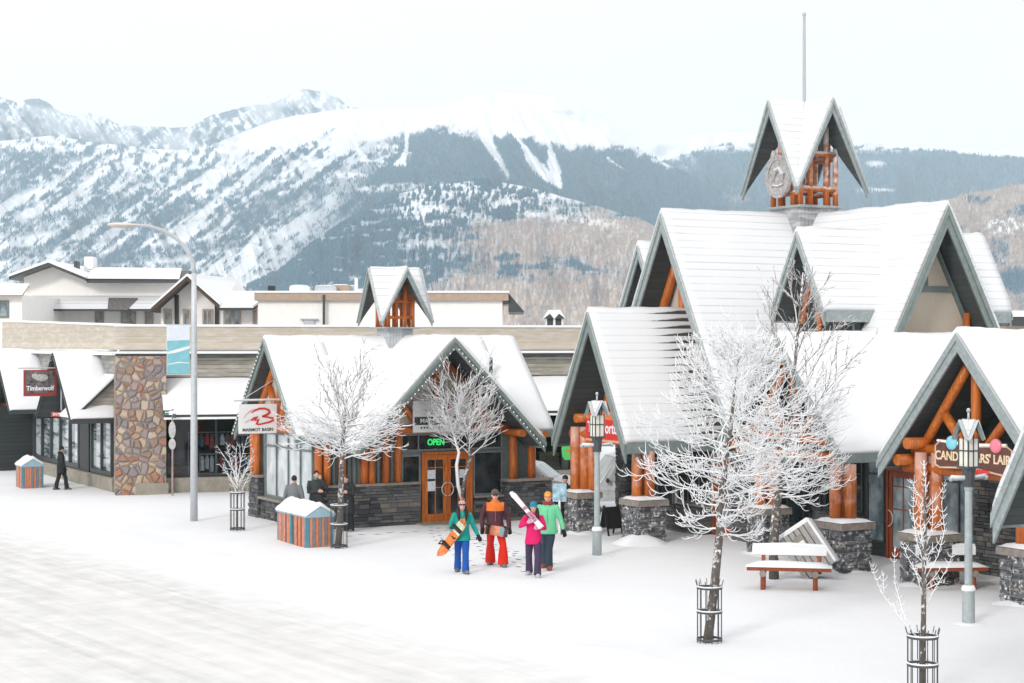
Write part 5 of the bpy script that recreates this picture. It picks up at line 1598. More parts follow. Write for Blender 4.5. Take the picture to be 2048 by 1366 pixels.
# street name post
b_ = G(345, 992)
t = thing('street_sign_post', 'thin post with green street name blades and two oval plates', 'street sign', b_)
mb = MB(); mb.tube([(0,0,-.05),(0,0,3.1)], .035, 8); mb.build('post', plain('rusty_post', (.36,.26,.25), .6, .2), t)
for a_, z_ in ((TH, 2.98), (TH+R(90), 2.86)):
    mb = MB(); mb.box(-.36,.36,-.012,.012,z_-.075,z_+.075); bld = mb.build('name_blade', plain('sign_green', (.03,.11,.09), .4, .1), t, M=Matrix.Rotation(a_, 4, 'Z'))
    mb = MB(); r = random.Random(2); x_ = -.28
    while x_ < .26:
        w_ = r.uniform(.03,.06); mb.box(x_, x_+w_, -.016, -.012, z_-.03, z_+.03); x_ += w_+.025
    mb.build('blade_lettering', MT['white'], bld, M=Matrix.Rotation(a_, 4, 'Z'))
for z_, rx, rz in ((2.35, .13, .3), (1.85, .13, .2)):
    mb = MB(); mb.ell((0,-.05,z_), rx, .012, rz, 16, 10); mb.build('oval_plate', plain('plate_grey', (.45,.45,.46), .5, .15), t, smooth=True)

# pale blue notice on a post
b_ = G(1119, 1066)
t = thing('blue_notice_board', 'pale blue frosted notice board on a white post beside the person in black', 'sign', b_)
mb = MB(); mb.tube([(0,0,-.05),(0,0,.95)], .035, 8); mb.build('post', MT['white'], t)
mb = MB(); mb.cbox(-.2,.2,-.02,.02,.9,1.42,.01); mb.build('board', plain('frosted_blue', (.36,.55,.66), .6, .35, 7, frost=.4), t)

# slatted litter bins
SL = [plain('slat_salmon', (.56,.24,.16), .7, .18, 7), plain('slat_orange', (.60,.20,.09), .7, .15, 7), plain('slat_teal', (.09,.26,.34), .6, .15, 7), plain('slat_grey', (.20,.22,.24), .7, .15, 7), plain('slat_dark', (.20,.06,.05), .7, .2, 7)]
def litter_bin(label, base, rz, seed, L=.95, W=.78, gap=0):
    t = thing('litter_bin', label, 'litter bin', base, rz, 'slatted litter bins with little snowy roofs')
    h = .80
    mb = MB(); mb.box(-W/2+.03, W/2-.03, .03, L-.03, 0, h-.01); mb.build('inner_box', MT['slat_core'] if 'slat_core' in MT else MT['frame_dark'], t)
    r = random.Random(seed)
    n = 9
    for i in range(n):
        x0 = -W/2 + W*i/n
        for y_ in (0, L):
            mb = MB(); mb.cbox(x0+.006, x0+W/n-.006, y_-.016, y_+.016, -.02, h, .004)
            c_ = 2 if i in (0, n-1) else (r.choice([3,3,2,0]) if i % 2 == 0 else r.choice([0,0,1]))
            mb.build('slat', SL[c_], t)
    m_ = 10
    for i in range(m_):
        y0 = .02+(L-.04)*i/m_
        for x_ in (-W/2, W/2):
            mb = MB(); mb.cbox(x_-.016, x_+.016, y0+.006, y0+(L-.04)/m_-.006, -.02, h, .004)
            mb.build('slat', SL[(2 if i == 0 else r.choice([4,3]) if i % 3 == 0 else r.choice([0,0,1]))], t)
    mb = MB(); mb.box(-W/2-.03, W/2+.03, -.03, L+.03, h, h+.045)
    mb.prism([(-W/2-.03, -.03, h+.045), (W/2+.03, -.03, h+.045), (0, -.03, h+.30)], (0, L+.06, 0))
    rf = mb.build('lid', MT['blue_trim'], t)
    mb = MB(); nn = 8; vs = []; fs = []
    for i in range(nn+1):
        for j in range(13):
            q = -1+j/6; y_ = -.05+(L+.1)*i/nn
            z_ = h+.31-abs(q)*.26+.085*(1-.25*abs(q))+(.01*math.sin(i*2.1+j)+.012*math.sin(j*1.3+i))
            if abs(q) > .99 : z_ -= .035
            vs.append((q*(W/2+.05), y_, z_))
    b0 = len(vs)
    for i in range(nn+1):
        for j in range(13):
            q = -1+j/6; vs.append((q*(W/2+.045), vs[i*13+j][1], h+.30-abs(q)*.26+.004))
    for i in range(nn):
        for j in range(12): fs.append((i*13+j, i*13+j+1, (i+1)*13+j+1, (i+1)*13+j))
        for j in (0, 12): fs.append((i*13+j, (i+1)*13+j, b0+(i+1)*13+j, b0+i*13+j))
    for i in (0, nn):
        for j in range(12): fs.append((i*13+j, i*13+j+1, b0+i*13+j+1, b0+i*13+j))
    mb.add(vs, fs); mb.build('snow_layer', MT['snow'], rf, smooth=True)
    return t
c0 = G(613, 1096)
litter_bin('striped litter bin with snowy roof beside the caged tree, the nearer of the two', c0 + E1*.39, TH, 3)
litter_bin('striped litter bin with snowy roof standing behind the nearer striped bin', c0 + E1*.39 + E2*1.06, TH, 4, L=1.05)
litter_bin('lone striped litter bin by the dark siding at the far left', G(44, 977) + E1*.4, TH, 6)

# benches
def bench(label, base, rz, L=1.9, back=True):
    t = thing('park_bench', label, 'bench', base, rz, 'snowy log benches')
    for x_ in (-L*.31, L*.31):
        for y_ in (-.14, .24):
            mb = MB(); mb.tube([(x_,y_,-.05),(x_,y_,.36)], .055, 8); mb.build('leg', MT['log_dark'], t)
        mb = MB(); mb.tube([(x_,-.28,.36),(x_,.3,.36)], .075, 10); mb.build('cross_log', MT['cap'], t)
    mb = MB(); mb.box(-L/2, L/2, -.24, .0, .42, .5); mb.box(-L/2, L/2, .02, .26, .42, .5); s = mb.build('seat', MT['log_dark'], t)
    snow_pad(s, -L/2-.02, L/2+.02, -.27, .27, .5, .10, 'snow_layer')
    if back:
        for x_ in (-L*.31, L*.36):
            mb = MB(); mb.bar((x_,.3,.3),(x_,.4,.86), .09, .07); mb.build('back_post', MT['log_dark'], t)
        mb = MB(); mb.bar((-L*.44,.36,.80),(L*.44,.36,.80), .06, .2); bk = mb.build('backrest', MT['log_frost'], t)
        mb = MB(); mb.bar((-L*.445,.315,.81),(L*.445,.315,.81), .04, .19); mb.tube([(-L*.44,.35,.91),(0,.35,.93),(L*.44,.35,.91)], [.05,.065,.05], 7); mb.build('snow_layer', MT['snow'], bk)
    return t
bench('snow covered log bench with a snowy backrest beside the leaning slatted crate', Vector((6.16, 38.9, 0)), R(-10), 1.85)
bench('snowy log bench behind the right lantern post under the candy shop', Vector((9.75, 38.9, 0)), R(6), 1.55, back=True)

# leaning slatted crate
t = thing('slatted_crate', 'grey slatted wooden crate leaning on its corner behind the bench', 'crate', P(1613, 1103, 40.6))
Mx = Matrix.Rotation(R(-14), 4, 'Z') @ Matrix.Rotation(R(-35), 4, 'Y') @ Matrix.Rotation(R(-8), 4, 'X')
wood = plain('grey_weathered_wood', (.36,.355,.35), .8, .2, 8, frost=.25, stretch=(4,4,1))
mb = MB(); mb.box(-.40,.40,.0,.5,-.52,.52); mb.build('shell', MT['frame_dark'], t, M=Mx)
for i in range(6):
    x0 = -.42+.14*i
    mb = MB(); mb.cbox(x0+.012, x0+.128, -.035, .0, -.56, .56, .004); mb.build('slat', wood, t, M=Mx)
mb = MB(); mb.cbox(-.1,.12,-.08,-.036,.1,.4,.01); mb.build('notice_box', MT['concrete'], t, M=Mx)
mb = MB(); mb.box(-.08,.10,-.085,-.08,.12,.26); mb.build('notice', MT['white'], t, M=Mx)
mb = MB(); mb.cbox(.40,.47,-.03,.53,-.54,.58,.02); mb.cbox(-.43,.47,-.03,.53,.56,.66,.04); mb.build('snow_layer', MT['snow'], t, M=Mx)

# folded black sign board by the porch
t = thing('sandwich_board', 'dark folding sign board standing in the snow under the left porch', 'sign board', G(1222, 1070), R(35))
for s in (-1, 1):
    mb = MB(); mb.bar((-.25, s*.22, 0), (-.25, 0, .85), .05, .03); mb.bar((.25, s*.22, 0), (.25, 0, .85), .05, .03); mb.bar((-.25, s*.06, .62), (.25, s*.06, .62), .04, .03)
    mb.prism([(-.22, s*.17, .2), (.22, s*.17, .2), (.22, s*.02, .8), (-.22, s*.02, .8)], (0, s*.02, 0)); mb.build('board', MT['black'], t)

# tree guards
def tree_guard(label, base, r=.235, h=1.1):
    t = thing('tree_guard', label, 'tree guard', base, 0, 'iron cages round the young trees')
    for z_ in (.06, h*.5, h-.12):
        mb = MB(); n = 20
        rings = [[((r+dr)*math.cos(2*math.pi*k/n), (r+dr)*math.sin(2*math.pi*k/n), z_+dz) for k in range(n)] for dr, dz in ((.0,-.02),(.012,-.02),(.012,.02),(.0,.02),(.0,-.02))]
        mb.loft(rings, cap=False); mb.build('ring', MT['iron'], t)
        if z_ > .1:
            mb = MB(); mb.tube([((r+.006)*math.cos(2*math.pi*k/n), (r+.006)*math.sin(2*math.pi*k/n), z_+.028) for k in range(n+1)], .014, 5); mb.build('snow_ring', MT['snow'], t, smooth=True)
    for k in range(12):
        a = 2*math.pi*k/12+.1; c_, s_ = math.cos(a), math.sin(a)
        mb = MB(); mb.tube([(r*c_, r*s_, -.05), (r*c_, r*s_, h-.1), ((r+.035)*c_, (r+.035)*s_, h+.02)], .0085, 5); mb.build('bar', MT['iron'], t)
    return t
# ================================================================== frosted trees
def frost_twig(name, cover, bark=(.075,.06,.05)):
    m, nt, b = newmat(name)
    n = noise(nt, objco(nt), 14, 4)
    f = ramp(nt, mth(nt, 'ADD', upz(nt), mth(nt, 'MULTIPLY', mth(nt, 'SUBTRACT', n, .5), 1.2)), cover-.25, cover+.15)
    cc = mixc(nt, f, mixc(nt, n, tuple(x*.6 for x in bark), tuple(x*1.6 for x in bark)), SNOW)
    nt.links.new(cc, b.inputs['Base Color']); b.inputs['Roughness'].default_value = .85; b.inputs['Specular IOR Level'].default_value = .2
    return m
MT['twig'] = frost_twig('frosted_twig', -.85)
MT['twig_bare'] = frost_twig('bare_grey_twig', .18, (.22,.20,.19))
MT['twig_thin'] = frost_twig('thin_frosted_twig', -.7, (.16,.14,.13))
def bark():
    m, nt, b = newmat('frosted_bark')
    n = noise(nt, objco(nt, (1,1,.35)), 26, 5, .7); n2 = noise(nt, objco(nt), 11, 5, .65)
    cc = mixc(nt, n, (.05,.042,.036), (.17,.145,.125))
    f = ramp(nt, mth(nt, 'ADD', n2, mth(nt, 'MULTIPLY', upz(nt), .35)), .54, .66)
    cc = mixc(nt, mth(nt, 'MULTIPLY', f, .9), cc, SNOW)
    nt.links.new(cc, b.inputs['Base Color']); b.inputs['Roughness'].default_value = .9
    bump(nt, b, n, .6, .02)
    return m
MT['bark'] = bark()

class Grow:
    def __init__(s, seed): s.r = random.Random(seed); s.thick = MB(); s.thin = MB(); s.bare = MB(); s.use_bare = False
    def rv(s): return Vector((s.r.gauss(0,1), s.r.gauss(0,1), s.r.gauss(0,1)))
    def branch(s, p, d, L, r, lvl, droop, curl, kids, ang, jit=.12, flat=1.0, ratio=.5, rmin=.009):
        n = max(4, int(L/.13)+2) if lvl else max(5, int(L/.16)+2); n = min(n, 11)
        p = Vector(p); d = Vector(d).normalized(); pts = [p.copy()]; rad = [r]; dirs = [d.copy()]
        for i in range(n):
            t = (i+1)/n
            d = (d + s.rv()*jit + Vector((0,0,-droop*(1-t) + curl*t))*(1.6/n)).normalized()
            p = p + d*(L/n); pts.append(p.copy()); dirs.append(d.copy()); rad.append(max(rmin*(1-.5*t), r*(1-.75*t)))
        (s.bare if s.use_bare else s.thick if r > .022 else s.thin).tube(pts, rad, 6 if r > .03 else 4, cap=True)
        if lvl < len(kids):
            k = kids[lvl]; k = int(k*s.r.uniform(.75, 1.25)+.5)
            for j in range(k):
                t = .18 + .8*(j+s.r.random())/k
                i = min(n-1, int(t*n)); q = pts[i].lerp(pts[i+1], t*n-i)
                dd = dirs[i]; ax = dd.orthogonal().normalized(); ax.rotate(Matrix.Rotation(s.r.uniform(0, 2*math.pi), 3, dd))
                c = dd.copy(); c.rotate(Matrix.Rotation(R(ang*s.r.uniform(.7, 1.3)), 3, ax))
                c.z *= flat
                s.branch(q, c, L*ratio*s.r.uniform(.65, 1.2)*(1.15-.45*t), max(rmin, rad[i]*.55), lvl+1, droop*.8, curl, kids, ang, jit, flat, ratio, rmin)
        return pts, dirs, rad

def tree_thing(name, label, base, trunk, trad, build, twig='twig'):
    t = thing(name, label, 'tree', base, 0, 'frosted leafless trees')
    mb = MB(); mb.tube(trunk, trad, 10); mb.build('trunk', MT['bark'], t, smooth=True)
    g = Grow(hash(label) % 1000 if False else sum(map(ord, label)) % 997)
    build(g, [Vector(p) for p in trunk], trad)
    if g.thick.v: g.thick.build('branches', MT['twig'], t, smooth=True)
    if g.thin.v: g.thin.build('twigs', MT[twig], t, smooth=True)
    if g.bare.v: g.bare.build('upright_shoots', MT['twig_bare'], t, smooth=True)
    return t

def along(trunk, t):
    n = len(trunk)-1; i = min(n-1, int(t*n)); return trunk[i].lerp(trunk[i+1], t*n-i)

def px_trunk(pts, d, base):
    return [P(x, y, d)-base for x, y in pts]

# big frosted tree in the cage
b1 = G(1416, 1285); d1 = b1.y
tr = px_trunk([(1414,1292),(1422,1230),(1430,1160),(1438,1080),(1443,1000),(1452,920),(1462,850),(1468,790),(1476,730),(1480,690)], d1, b1)
def big_tree(g, tk, rr):
    for i in range(60):
        t = .35 + .61*(i/59)**.9
        p = along(tk, t); a = i*2.39996+g.r.uniform(-.3,.3)
        up = .12 + .75*(t-.36)/.6
        L = (.55 + 1.0*math.sin(math.pi*min(1, max(0, (t-.30)/.66))**.85))*g.r.uniform(.75,1.12)
        g.branch(p, (math.cos(a), math.sin(a)*.9, up), L, .030-.018*t, 0, .85, 1.5, [7,4], 36, .06, .75, .56, .0095)
tree_thing('frosted_tree', 'large rounded frosted tree with a leaning trunk in an iron cage', b1, tr, [.09,.085,.08,.074,.062,.048,.036,.026,.018,.011], big_tree)
tree_guard('iron tree cage round the leaning trunk of the large frosted tree', b1 + Vector((.03,.02,0)), .225, 1.12)

# taller tree behind it, with long bare upward shoots
b2 = G(1549, 1158); d2 = b2.y
tr = px_trunk([(1548,1165),(1547,1100),(1552,1020),(1562,960),(1575,880),(1585,800),(1592,700),(1600,620),(1606,545)], d2, b2)
def tall_tree(g, tk, rr):
    for i in range(38):
        t = .30 + .30*(i/37)
        p = along(tk, t); a = i*2.39996+g.r.uniform(-.3,.3)
        L = 1.55*g.r.uniform(.7,1.1)*(1-.3*(t-.3)/.3)
        g.branch(p, (math.cos(a), math.sin(a)*.9, .25), L, .030, 0, .75, 1.4, [7,4], 34, .05, .75, .58, .0098)
    g.use_bare = True
    for i in range(26):
        t = .40 + .55*(i/25)
        p = along(tk, t); a = i*2.39996+.4
        L = (3.0 - 2.2*(t-.40)/.55)*g.r.uniform(.75,1.1)
        g.branch(p, (math.cos(a)*.8+.12, math.sin(a)*.6, 1.0), L, .020, 0, .0, .2, [8,3], 32, .05, 1.0, .4, .0075)
tree_thing('frosted_tree', 'tall frosted tree with long upward shoots behind the snowy bench', b2, tr, [.12,.11,.10,.09,.07,.05,.035,.025,.012], tall_tree)

# tree in the cage by the bins
b3 = G(678, 1096); d3 = b3.y
tr = px_trunk([(676,1100),(680,1040),(682,980),(684,930),(685,890),(688,850),(692,800)], d3, b3)
def mid_tree(g, tk, rr):
    for i in range(30):
        t = .55 + .3*(i/29); p = along(tk, t); a = i*2.39996
        g.branch(p, (math.cos(a), math.sin(a)*.9, .38), 1.5*g.r.uniform(.7,1.1), .026, 0, .45, .8, [7,3], 36, .06, .7, .52, .0105)
    g.use_bare = True
    for i in range(16):
        t = .68+.3*(i/15); p = along(tk, t); a = i*2.39996+1
        g.branch(p, (math.cos(a)*.7, math.sin(a)*.6, 1.1), 1.6*g.r.uniform(.7,1.1), .011, 0, 0, .3, [7,3], 32, .05, 1, .42, .0085)
tree_thing('frosted_tree', 'flat topped frosted tree in an iron cage beside the striped bins', b3, tr, [.09,.085,.08,.07,.055,.04,.02], mid_tree)
tree_guard('iron tree cage beside the striped litter bins', b3, .22, 1.25)

# twin stemmed tree in front of the shop doors
b4 = G(926, 1052); d4 = b4.y
tr = px_trunk([(927,1056),(928,1020),(924,990),(932,950),(940,915),(936,880),(930,830),(920,770)], d4, b4)
def vase_tree(g, tk, rr):
    q = px_trunk([(924,1000),(916,970),(913,930),(918,905),(905,860),(890,820)], d4, b4)
    g.thick.tube(q, [.055,.055,.05,.045,.035,.02], 8)
    for src, n0, n1 in ((tk, .58, .98), (q, .62, .98)):
        for i in range(22):
            t = n0+(n1-n0)*(i/21); p = along(src, t); a = i*2.39996
            g.branch(p, (math.cos(a)*.95, math.sin(a)*.8, .75), 1.5*g.r.uniform(.65,1.1), .020, 0, .1, .35, [7,3], 30, .05, 1, .5, .0105)
tree_thing('frosted_tree', 'twin stemmed frosted tree in front of the ski shop doors', b4, tr, [.075,.07,.065,.06,.055,.045,.03,.015], vase_tree)

# small sapling by the shop corner
b5 = G(475, 1061); d5 = b5.y
tr = px_trunk([(474,1064),(474,1020),(475,980),(476,950)], d5, b5)
def sapling(g, tk, rr):
    for i in range(13):
        a = i*2.39996; p = along(tk, .55+.4*i/12)
        g.branch(p, (math.cos(a)*.62, math.sin(a)*.5, 1.0), g.r.uniform(.8,1.45), .014, 0, .0, .2, [9,1], 52, .05, 1, .2, .0078)
tree_thing('frosted_sapling', 'small frosted sapling in an iron cage by the shop corner', b5, tr, [.03,.028,.026,.022], sapling)
tree_guard('iron tree cage round the small sapling by the shop corner', b5, .21, 1.22)

# young tree in the right foreground
b6 = Vector((6.30, 26.85, 0)); d6 = b6.y
tr = px_trunk([(1844,1400),(1845,1300),(1847,1240),(1848,1150),(1850,1060),(1850,980),(1848,920)], d6, b6)
def young(g, tk, rr):
    def spike(pts, r0):
        pts = [Vector(p) for p in pts]
        g.thick.tube(pts, [r0*(1-.7*i/(len(pts)-1)) for i in range(len(pts))], 6)
        L = sum((pts[i+1]-pts[i]).length for i in range(len(pts)-1)); n = int(L/.13)
        for i in range(n):
            t = .22+.78*i/n; p = along(pts, t); a = g.r.uniform(0, 3.14)
            for s in (0, math.pi):
                g.branch(p, (math.cos(a+s), math.sin(a+s), .35), g.r.uniform(.06,.12), .0075, 3, .1, 1.8, [], 40, .05, 1, .4, .006)
    spike(tk[1:], .022)
    W = lambda l: px_trunk(l, d6, b6)
    for l in ([(1846,1285),(1822,1262),(1800,1235),(1768,1190),(1752,1150),(1742,1125)], [(1822,1262),(1805,1220),(1793,1170),(1789,1130),(1785,1090)], [(1768,1190),(1765,1160),(1762,1140)],
              [(1800,1235),(1785,1210),(1777,1205)], [(1848,1220),(1870,1180),(1890,1140),(1902,1100)], [(1848,1200),(1835,1150),(1815,1110),(1800,1080)], [(1849,1160),(1875,1110),(1890,1060),(1888,1010),(1893,960)],
              [(1849,1130),(1833,1080),(1830,1020),(1830,950)], [(1850,1100),(1868,1050),(1866,990)], [(1848,1180),(1880,1165),(1902,1170)], [(1849,1110),(1838,1050),(1848,1000)]):
        l2 = W(l); l2 = [p+Vector((0, .25*math.sin(i*1.3+l[0][1])*i/len(l2), 0)) for i, p in enumerate(l2)]
        spike(l2, .0085)
    for i in range(16):
        p = along(tk, .45+.35*i/15); a = i*2.4
        g.branch(p, (math.cos(a), math.sin(a), .9), g.r.uniform(.3,.5), .007, 2, 0, .4, [0,0,4], 48, .05, 1, .3, .007)
tree_thing('frosted_sapling', 'thin young tree with paired frosty twigs in the right foreground cage', b6, tr, [.045,.042,.04,.034,.028,.018,.009], young)
tree_guard('iron tree cage at the bottom right edge of the picture', b6, .23, 1.09)
# ================================================================== people
fuse = []
def fused(mb, name, mat, parent, vox, it=3, fac=.5):
    o = mb.build(name, mat, parent, smooth=True)
    m = o.modifiers.new('fuse', 'REMESH'); m.mode = 'VOXEL'; m.voxel_size = vox; m.use_smooth_shade = True
    s = o.modifiers.new('soft', 'SMOOTH'); s.iterations = it; s.factor = fac
    fuse.append(o); return o

def cloth(name, c, var=.14, rough=.75, spec=.3):
    m, nt, b = newmat(name)
    v = objco(nt, (1,1,.6)); n = noise(nt, v, 9, 5, .6); f = noise(nt, v, 3.2, 3)
    cc = mixc(nt, n, tuple(x*(1-var*1.5) for x in c), tuple(min(1, x*(1+var)) for x in c))
    nt.links.new(cc, b.inputs['Base Color']); b.inputs['Roughness'].default_value = rough; b.inputs['Specular IOR Level'].default_value = spec
    bump(nt, b, mth(nt, 'ADD', n, f), .5, .03)
    return m
SKIN = plain('skin', (.62,.36,.26), .5, .06, 8)
SKIN_PINK = plain('skin_flushed', (.68,.36,.28), .5, .06, 8)

def hand_mesh(mb, w, d, side, k, curl=.5, r=.0105):
    """palm, four bent fingers of different lengths and a thumb from the side of the palm; w wrist, d along the forearm"""
    w = Vector(w); d = Vector(d).normalized()
    s = d.cross(Vector((0,1,0)))
    if s.length < .2: s = d.cross(Vector((1,0,0)))
    s.normalize(); n = s.cross(d).normalized()
    if n.y > 0: n = -n
    mb.loft([[w + d*(t*k) + s*(a*wd*k) + n*(b_*th*k) for a, b_ in ((-1,-1),(0,-1.2),(1,-1),(1.1,0),(1,1),(0,1.2),(-1,1),(-1.1,0))] for t, wd, th in ((-.02,.026,.02),(.02,.034,.02),(.06,.041,.019),(.09,.04,.015))])
    for i, L in enumerate((.062,.072,.068,.052)):
        b0 = w + d*(.085*k) + s*((-.03+.02*i)*k)
        p1 = b0 + (d*math.cos(.3*curl) + n*math.sin(.5*curl))*(L*.5*k)
        p2 = p1 + (d*math.cos(1.5*curl) + n*math.sin(1.5*curl))*(L*.35*k)
        p3 = p2 + (d*math.cos(2.4*curl) + n*math.sin(2.4*curl))*(L*.25*k)
        mb.tube([b0-d*.01*k, p1, p2, p3], [r*k, r*k, r*.95*k, r*.7*k], 6)
    t0 = w + d*(.03*k) + s*(side*.034*k)
    t1 = t0 + (d*.6+s*side*.75+n*.25).normalized()*(.035*k); t2 = t1 + (d*.9+s*side*.1+n*.4).normalized()*(.032*k)
    mb.tube([t0, t1, t2], [r*1.25*k, r*1.15*k, r*.8*k], 6)

def person(label, base, H, rz, hips, legs, arms, wear, lean=(0,0), face=(0,-1), coat=None):
    """legs/arms: (image left, image right), each a list of joints for a 1.75 m body facing -y"""
    k = H/1.75
    t = thing('person', label, 'person', base, rz)
    V = lambda p: Vector(p)*k
    lx, ly = lean
    sh = V((lx, ly, 1.42)); hp = V((0, 0, .92))
    # ---------- body: one continuous skin
    mb = MB()
    hd = V((lx*1.2+face[0]*.02, ly*1.2-.03, 1.625)); fx, fy = face; fd = Vector((fx, fy, 0)).normalized(); fs = Vector((-fd.y, fd.x, 0))
    rot = Matrix(((fs.x, -fd.x, 0), (fs.y, -fd.y, 0), (0,0,1)))
    mb.ell(hd, .076*k, .095*k, .112*k, 16, 12, rot)
    mb.ell(hd+fd*.028*k+Vector((0,0,-.055*k)), .056*k, .062*k, .062*k, 12, 8, rot)
    mb.tube([hd+fd*.088*k+Vector((0,0,.02*k)), hd+fd*.112*k+Vector((0,0,-.018*k)), hd+fd*.095*k+Vector((0,0,-.028*k))], [.012*k,.017*k,.012*k], 6)
    for s_ in (-1, 1): mb.ell(hd+fs*(s_*.076*k)-fd*.005*k, .012*k, .022*k, .03*k, 8, 6, rot)
    mb.tube([hd+Vector((0,0,-.06*k)), sh+Vector((0,0,.0))], [.052*k,.06*k], 10)
    mb.tube([sh+V((0,0,.02)), sh.lerp(hp,.3), sh.lerp(hp,.7), hp-V((0,0,.04))], [.10*k,.125*k,.115*k,.13*k], 12, flat=.75)
    for j, lg in enumerate(legs):
        q = [V(p) for p in lg]; mb.tube([q[0], q[0].lerp(q[1],.5), q[1], q[1].lerp(q[2],.4), q[2]], [.085*k,.075*k,.052*k,.055*k,.036*k], 10)
        mb.tube([q[2], q[2]+V((0,-.06,-.055))], [.03*k,.018*k], 8)
    for j, am in enumerate(arms):
        q = [V(p) for p in am]; mb.tube([q[0], q[0].lerp(q[1],.5), q[1], q[1].lerp(q[2],.4), q[2]], [.055*k,.046*k,.038*k,.038*k,.027*k], 10)
        if not wear.get('glove'): hand_mesh(mb, q[2], q[2]-q[1], -1 if j else 1, k, wear.get('curl', .5))
    fused(mb, 'body', wear.get('skin', SKIN), t, .0095, 1, .4)
    mb = MB()
    for s_ in (-1, 1): mb.ell(hd+fd*.088*k+fs*(s_*.031*k)+Vector((0,0,.012*k)), .011*k, .009*k, .007*k, 8, 6, rot)
    if not wear.get('goggles_on'): mb.build('eyes', MT['black'], t, smooth=True)
    mb = MB(); mb.ell(hd+fd*.086*k+Vector((0,0,-.062*k)), .023*k, .008*k, .0075*k, 8, 6, rot); mb.build('mouth', plain('lips', (.42,.10,.09), .5, .1), t, smooth=True)
    # ---------- jacket
    if wear.get('jacket'):
        mb = MB(); hem = wear.get('hem', .80); wd = wear.get('wide', 1.0); n = 16
        rings = []
        for z, rx, ry in ((hem, .208, .178), (hem+.03, .213, .182), (1.0, .182, .15), (1.12, .168, .13), (1.25, .188, .135), (1.36, .195, .122), (1.43, .15, .10), (1.48, .085, .08), (1.52, .078, .078)):
            f = max(0, (z-.92)/.5); c_ = V((lx*min(1.1,f), ly*min(1.1,f)-(.03 if z < .95 else 0), z))
            rings.append([c_+Vector((rx*wd*k*math.cos(2*math.pi*i/n), ry*wd*k*math.sin(2*math.pi*i/n), 0)) for i in range(n)])
        mb.loft(rings)
        for am in arms:
            q = [V(p) for p in am]; dv = (q[2]-q[1]).normalized()
            mb.tube([q[0].lerp(sh,.25)+V((0,0,-.02)), q[0], q[0].lerp(q[1],.5), q[1], q[1].lerp(q[2],.5), q[2]-dv*.005*k], [.08*k,.082*k,.07*k,.062*k,.06*k,.05*k], 10)
        fused(mb, 'jacket', wear['jacket'], t, .016*k, 3, .5)
        if wear.get('hood'):
            mb = MB(); c_ = sh+V((0,.05,.07)); mb.ell(c_, .135*k, .085*k, .075*k, 14, 8); mb.build('hood', wear['hood'], t, smooth=True)
        if wear.get('zip'):
            mb = MB(); mb.tube([V((lx*.1, -.137*wd+ly*.1, hem+.03)), V((lx*.5, -.138*wd+ly*.5, 1.15)), V((lx*.9, -.128*wd+ly, 1.36))], .008*k, 5, flat=.5); mb.build('zip', wear['zip'], t)
    # ---------- trousers
    if wear.get('trousers'):
        mb = MB(); fl = wear.get('flare', 1.0)
        mb.tube([V((0,.0,1.0)), V((0,.005,.90)), V((0,.005,.82))], [.13*k,.15*k,.13*k], 14, flat=.78)
        for lg in legs:
            q = [V(p) for p in lg]; e = q[2]+V((0,-.015,-.045))
            mb.tube([q[0]+V((0,0,.05)), q[0].lerp(q[1],.5), q[1], q[1].lerp(q[2],.5), e], [.10*k,.10*k,.082*k,.084*k*fl,.095*k*fl], 12)
        fused(mb, 'trousers', wear['trousers'], t, .016*k, 3, .5)
    # ---------- boots
    for j, lg in enumerate(legs):
        q = V(lg[2]); mb = MB(); fo = Vector((-.25 if j == 0 else .25, -1, 0)).normalized(); so = Vector((-fo.y, fo.x, 0))
        prof = [(-.1,.042,.10),(-.06,.056,.135),(.0,.058,.135),(.06,.057,.10),(.13,.054,.075),(.18,.04,.058),(.2,.018,.035)]
        rings = []
        for dd, w_, h_ in prof:
            c_ = q + fo*dd*k; z0 = q.z-.085*k
            rings.append([Vector((c_.x+so.x*w_*k*a, c_.y+so.y*w_*k*a, z0+h_*k*b_)) for a, b_ in ((-1,.0),(-1,.5),(-.6,1),(.6,1),(1,.5),(1,0))])
        mb.loft(rings); mb.build('boot', wear['boots'], t, smooth=True)
    if wear.get('glove'):
        for j, am in enumerate(arms):
            q = [V(p) for p in am]; mb = MB()
            hand_mesh(mb, q[2], q[2]-q[1], -1 if j else 1, k*1.15, wear.get('curl', .5), .0125)
            dv = (q[2]-q[1]).normalized(); mb.tube([q[2]-dv*.05*k, q[2]+dv*.03*k], [.046*k,.042*k], 10)
            mb.build('glove', wear['glove'], t, smooth=True)
    # ---------- head gear and hair
    if wear.get('hair'):
        mb = MB(); hl = wear.get('hair_len', 0)
        mb.ell(hd-fd*.014*k+Vector((0,0,.028*k)), .083*k, .098*k, .1*k, 16, 12, rot)
        if hl:
            for s_ in (-1, 1):
                for o_ in (0, .03):
                    a = hd+fs*(s_*(.07+o_*.3)*k)-fd*(.02-o_)*k
                    mb.tube([a, a+fs*s_*.02*k+Vector((0,0,-.12*k)), a+fs*s_*.025*k+fd*(.08+o_)*k+Vector((0,0,-hl*.6*k)), a+fs*s_*.01*k+fd*(.085+o_)*k+Vector((0,0,-hl*k))], [.035*k,.045*k,.042*k,.012*k], 8)
            mb.ell(hd-fd*.06*k+Vector((0,0,-.1*k)), .09*k, .06*k, .17*k, 12, 8, rot)
        else:
            mb.v = [tuple(v) for v in mb.v]
        o = mb.build('hair', wear['hair'], t, smooth=True)
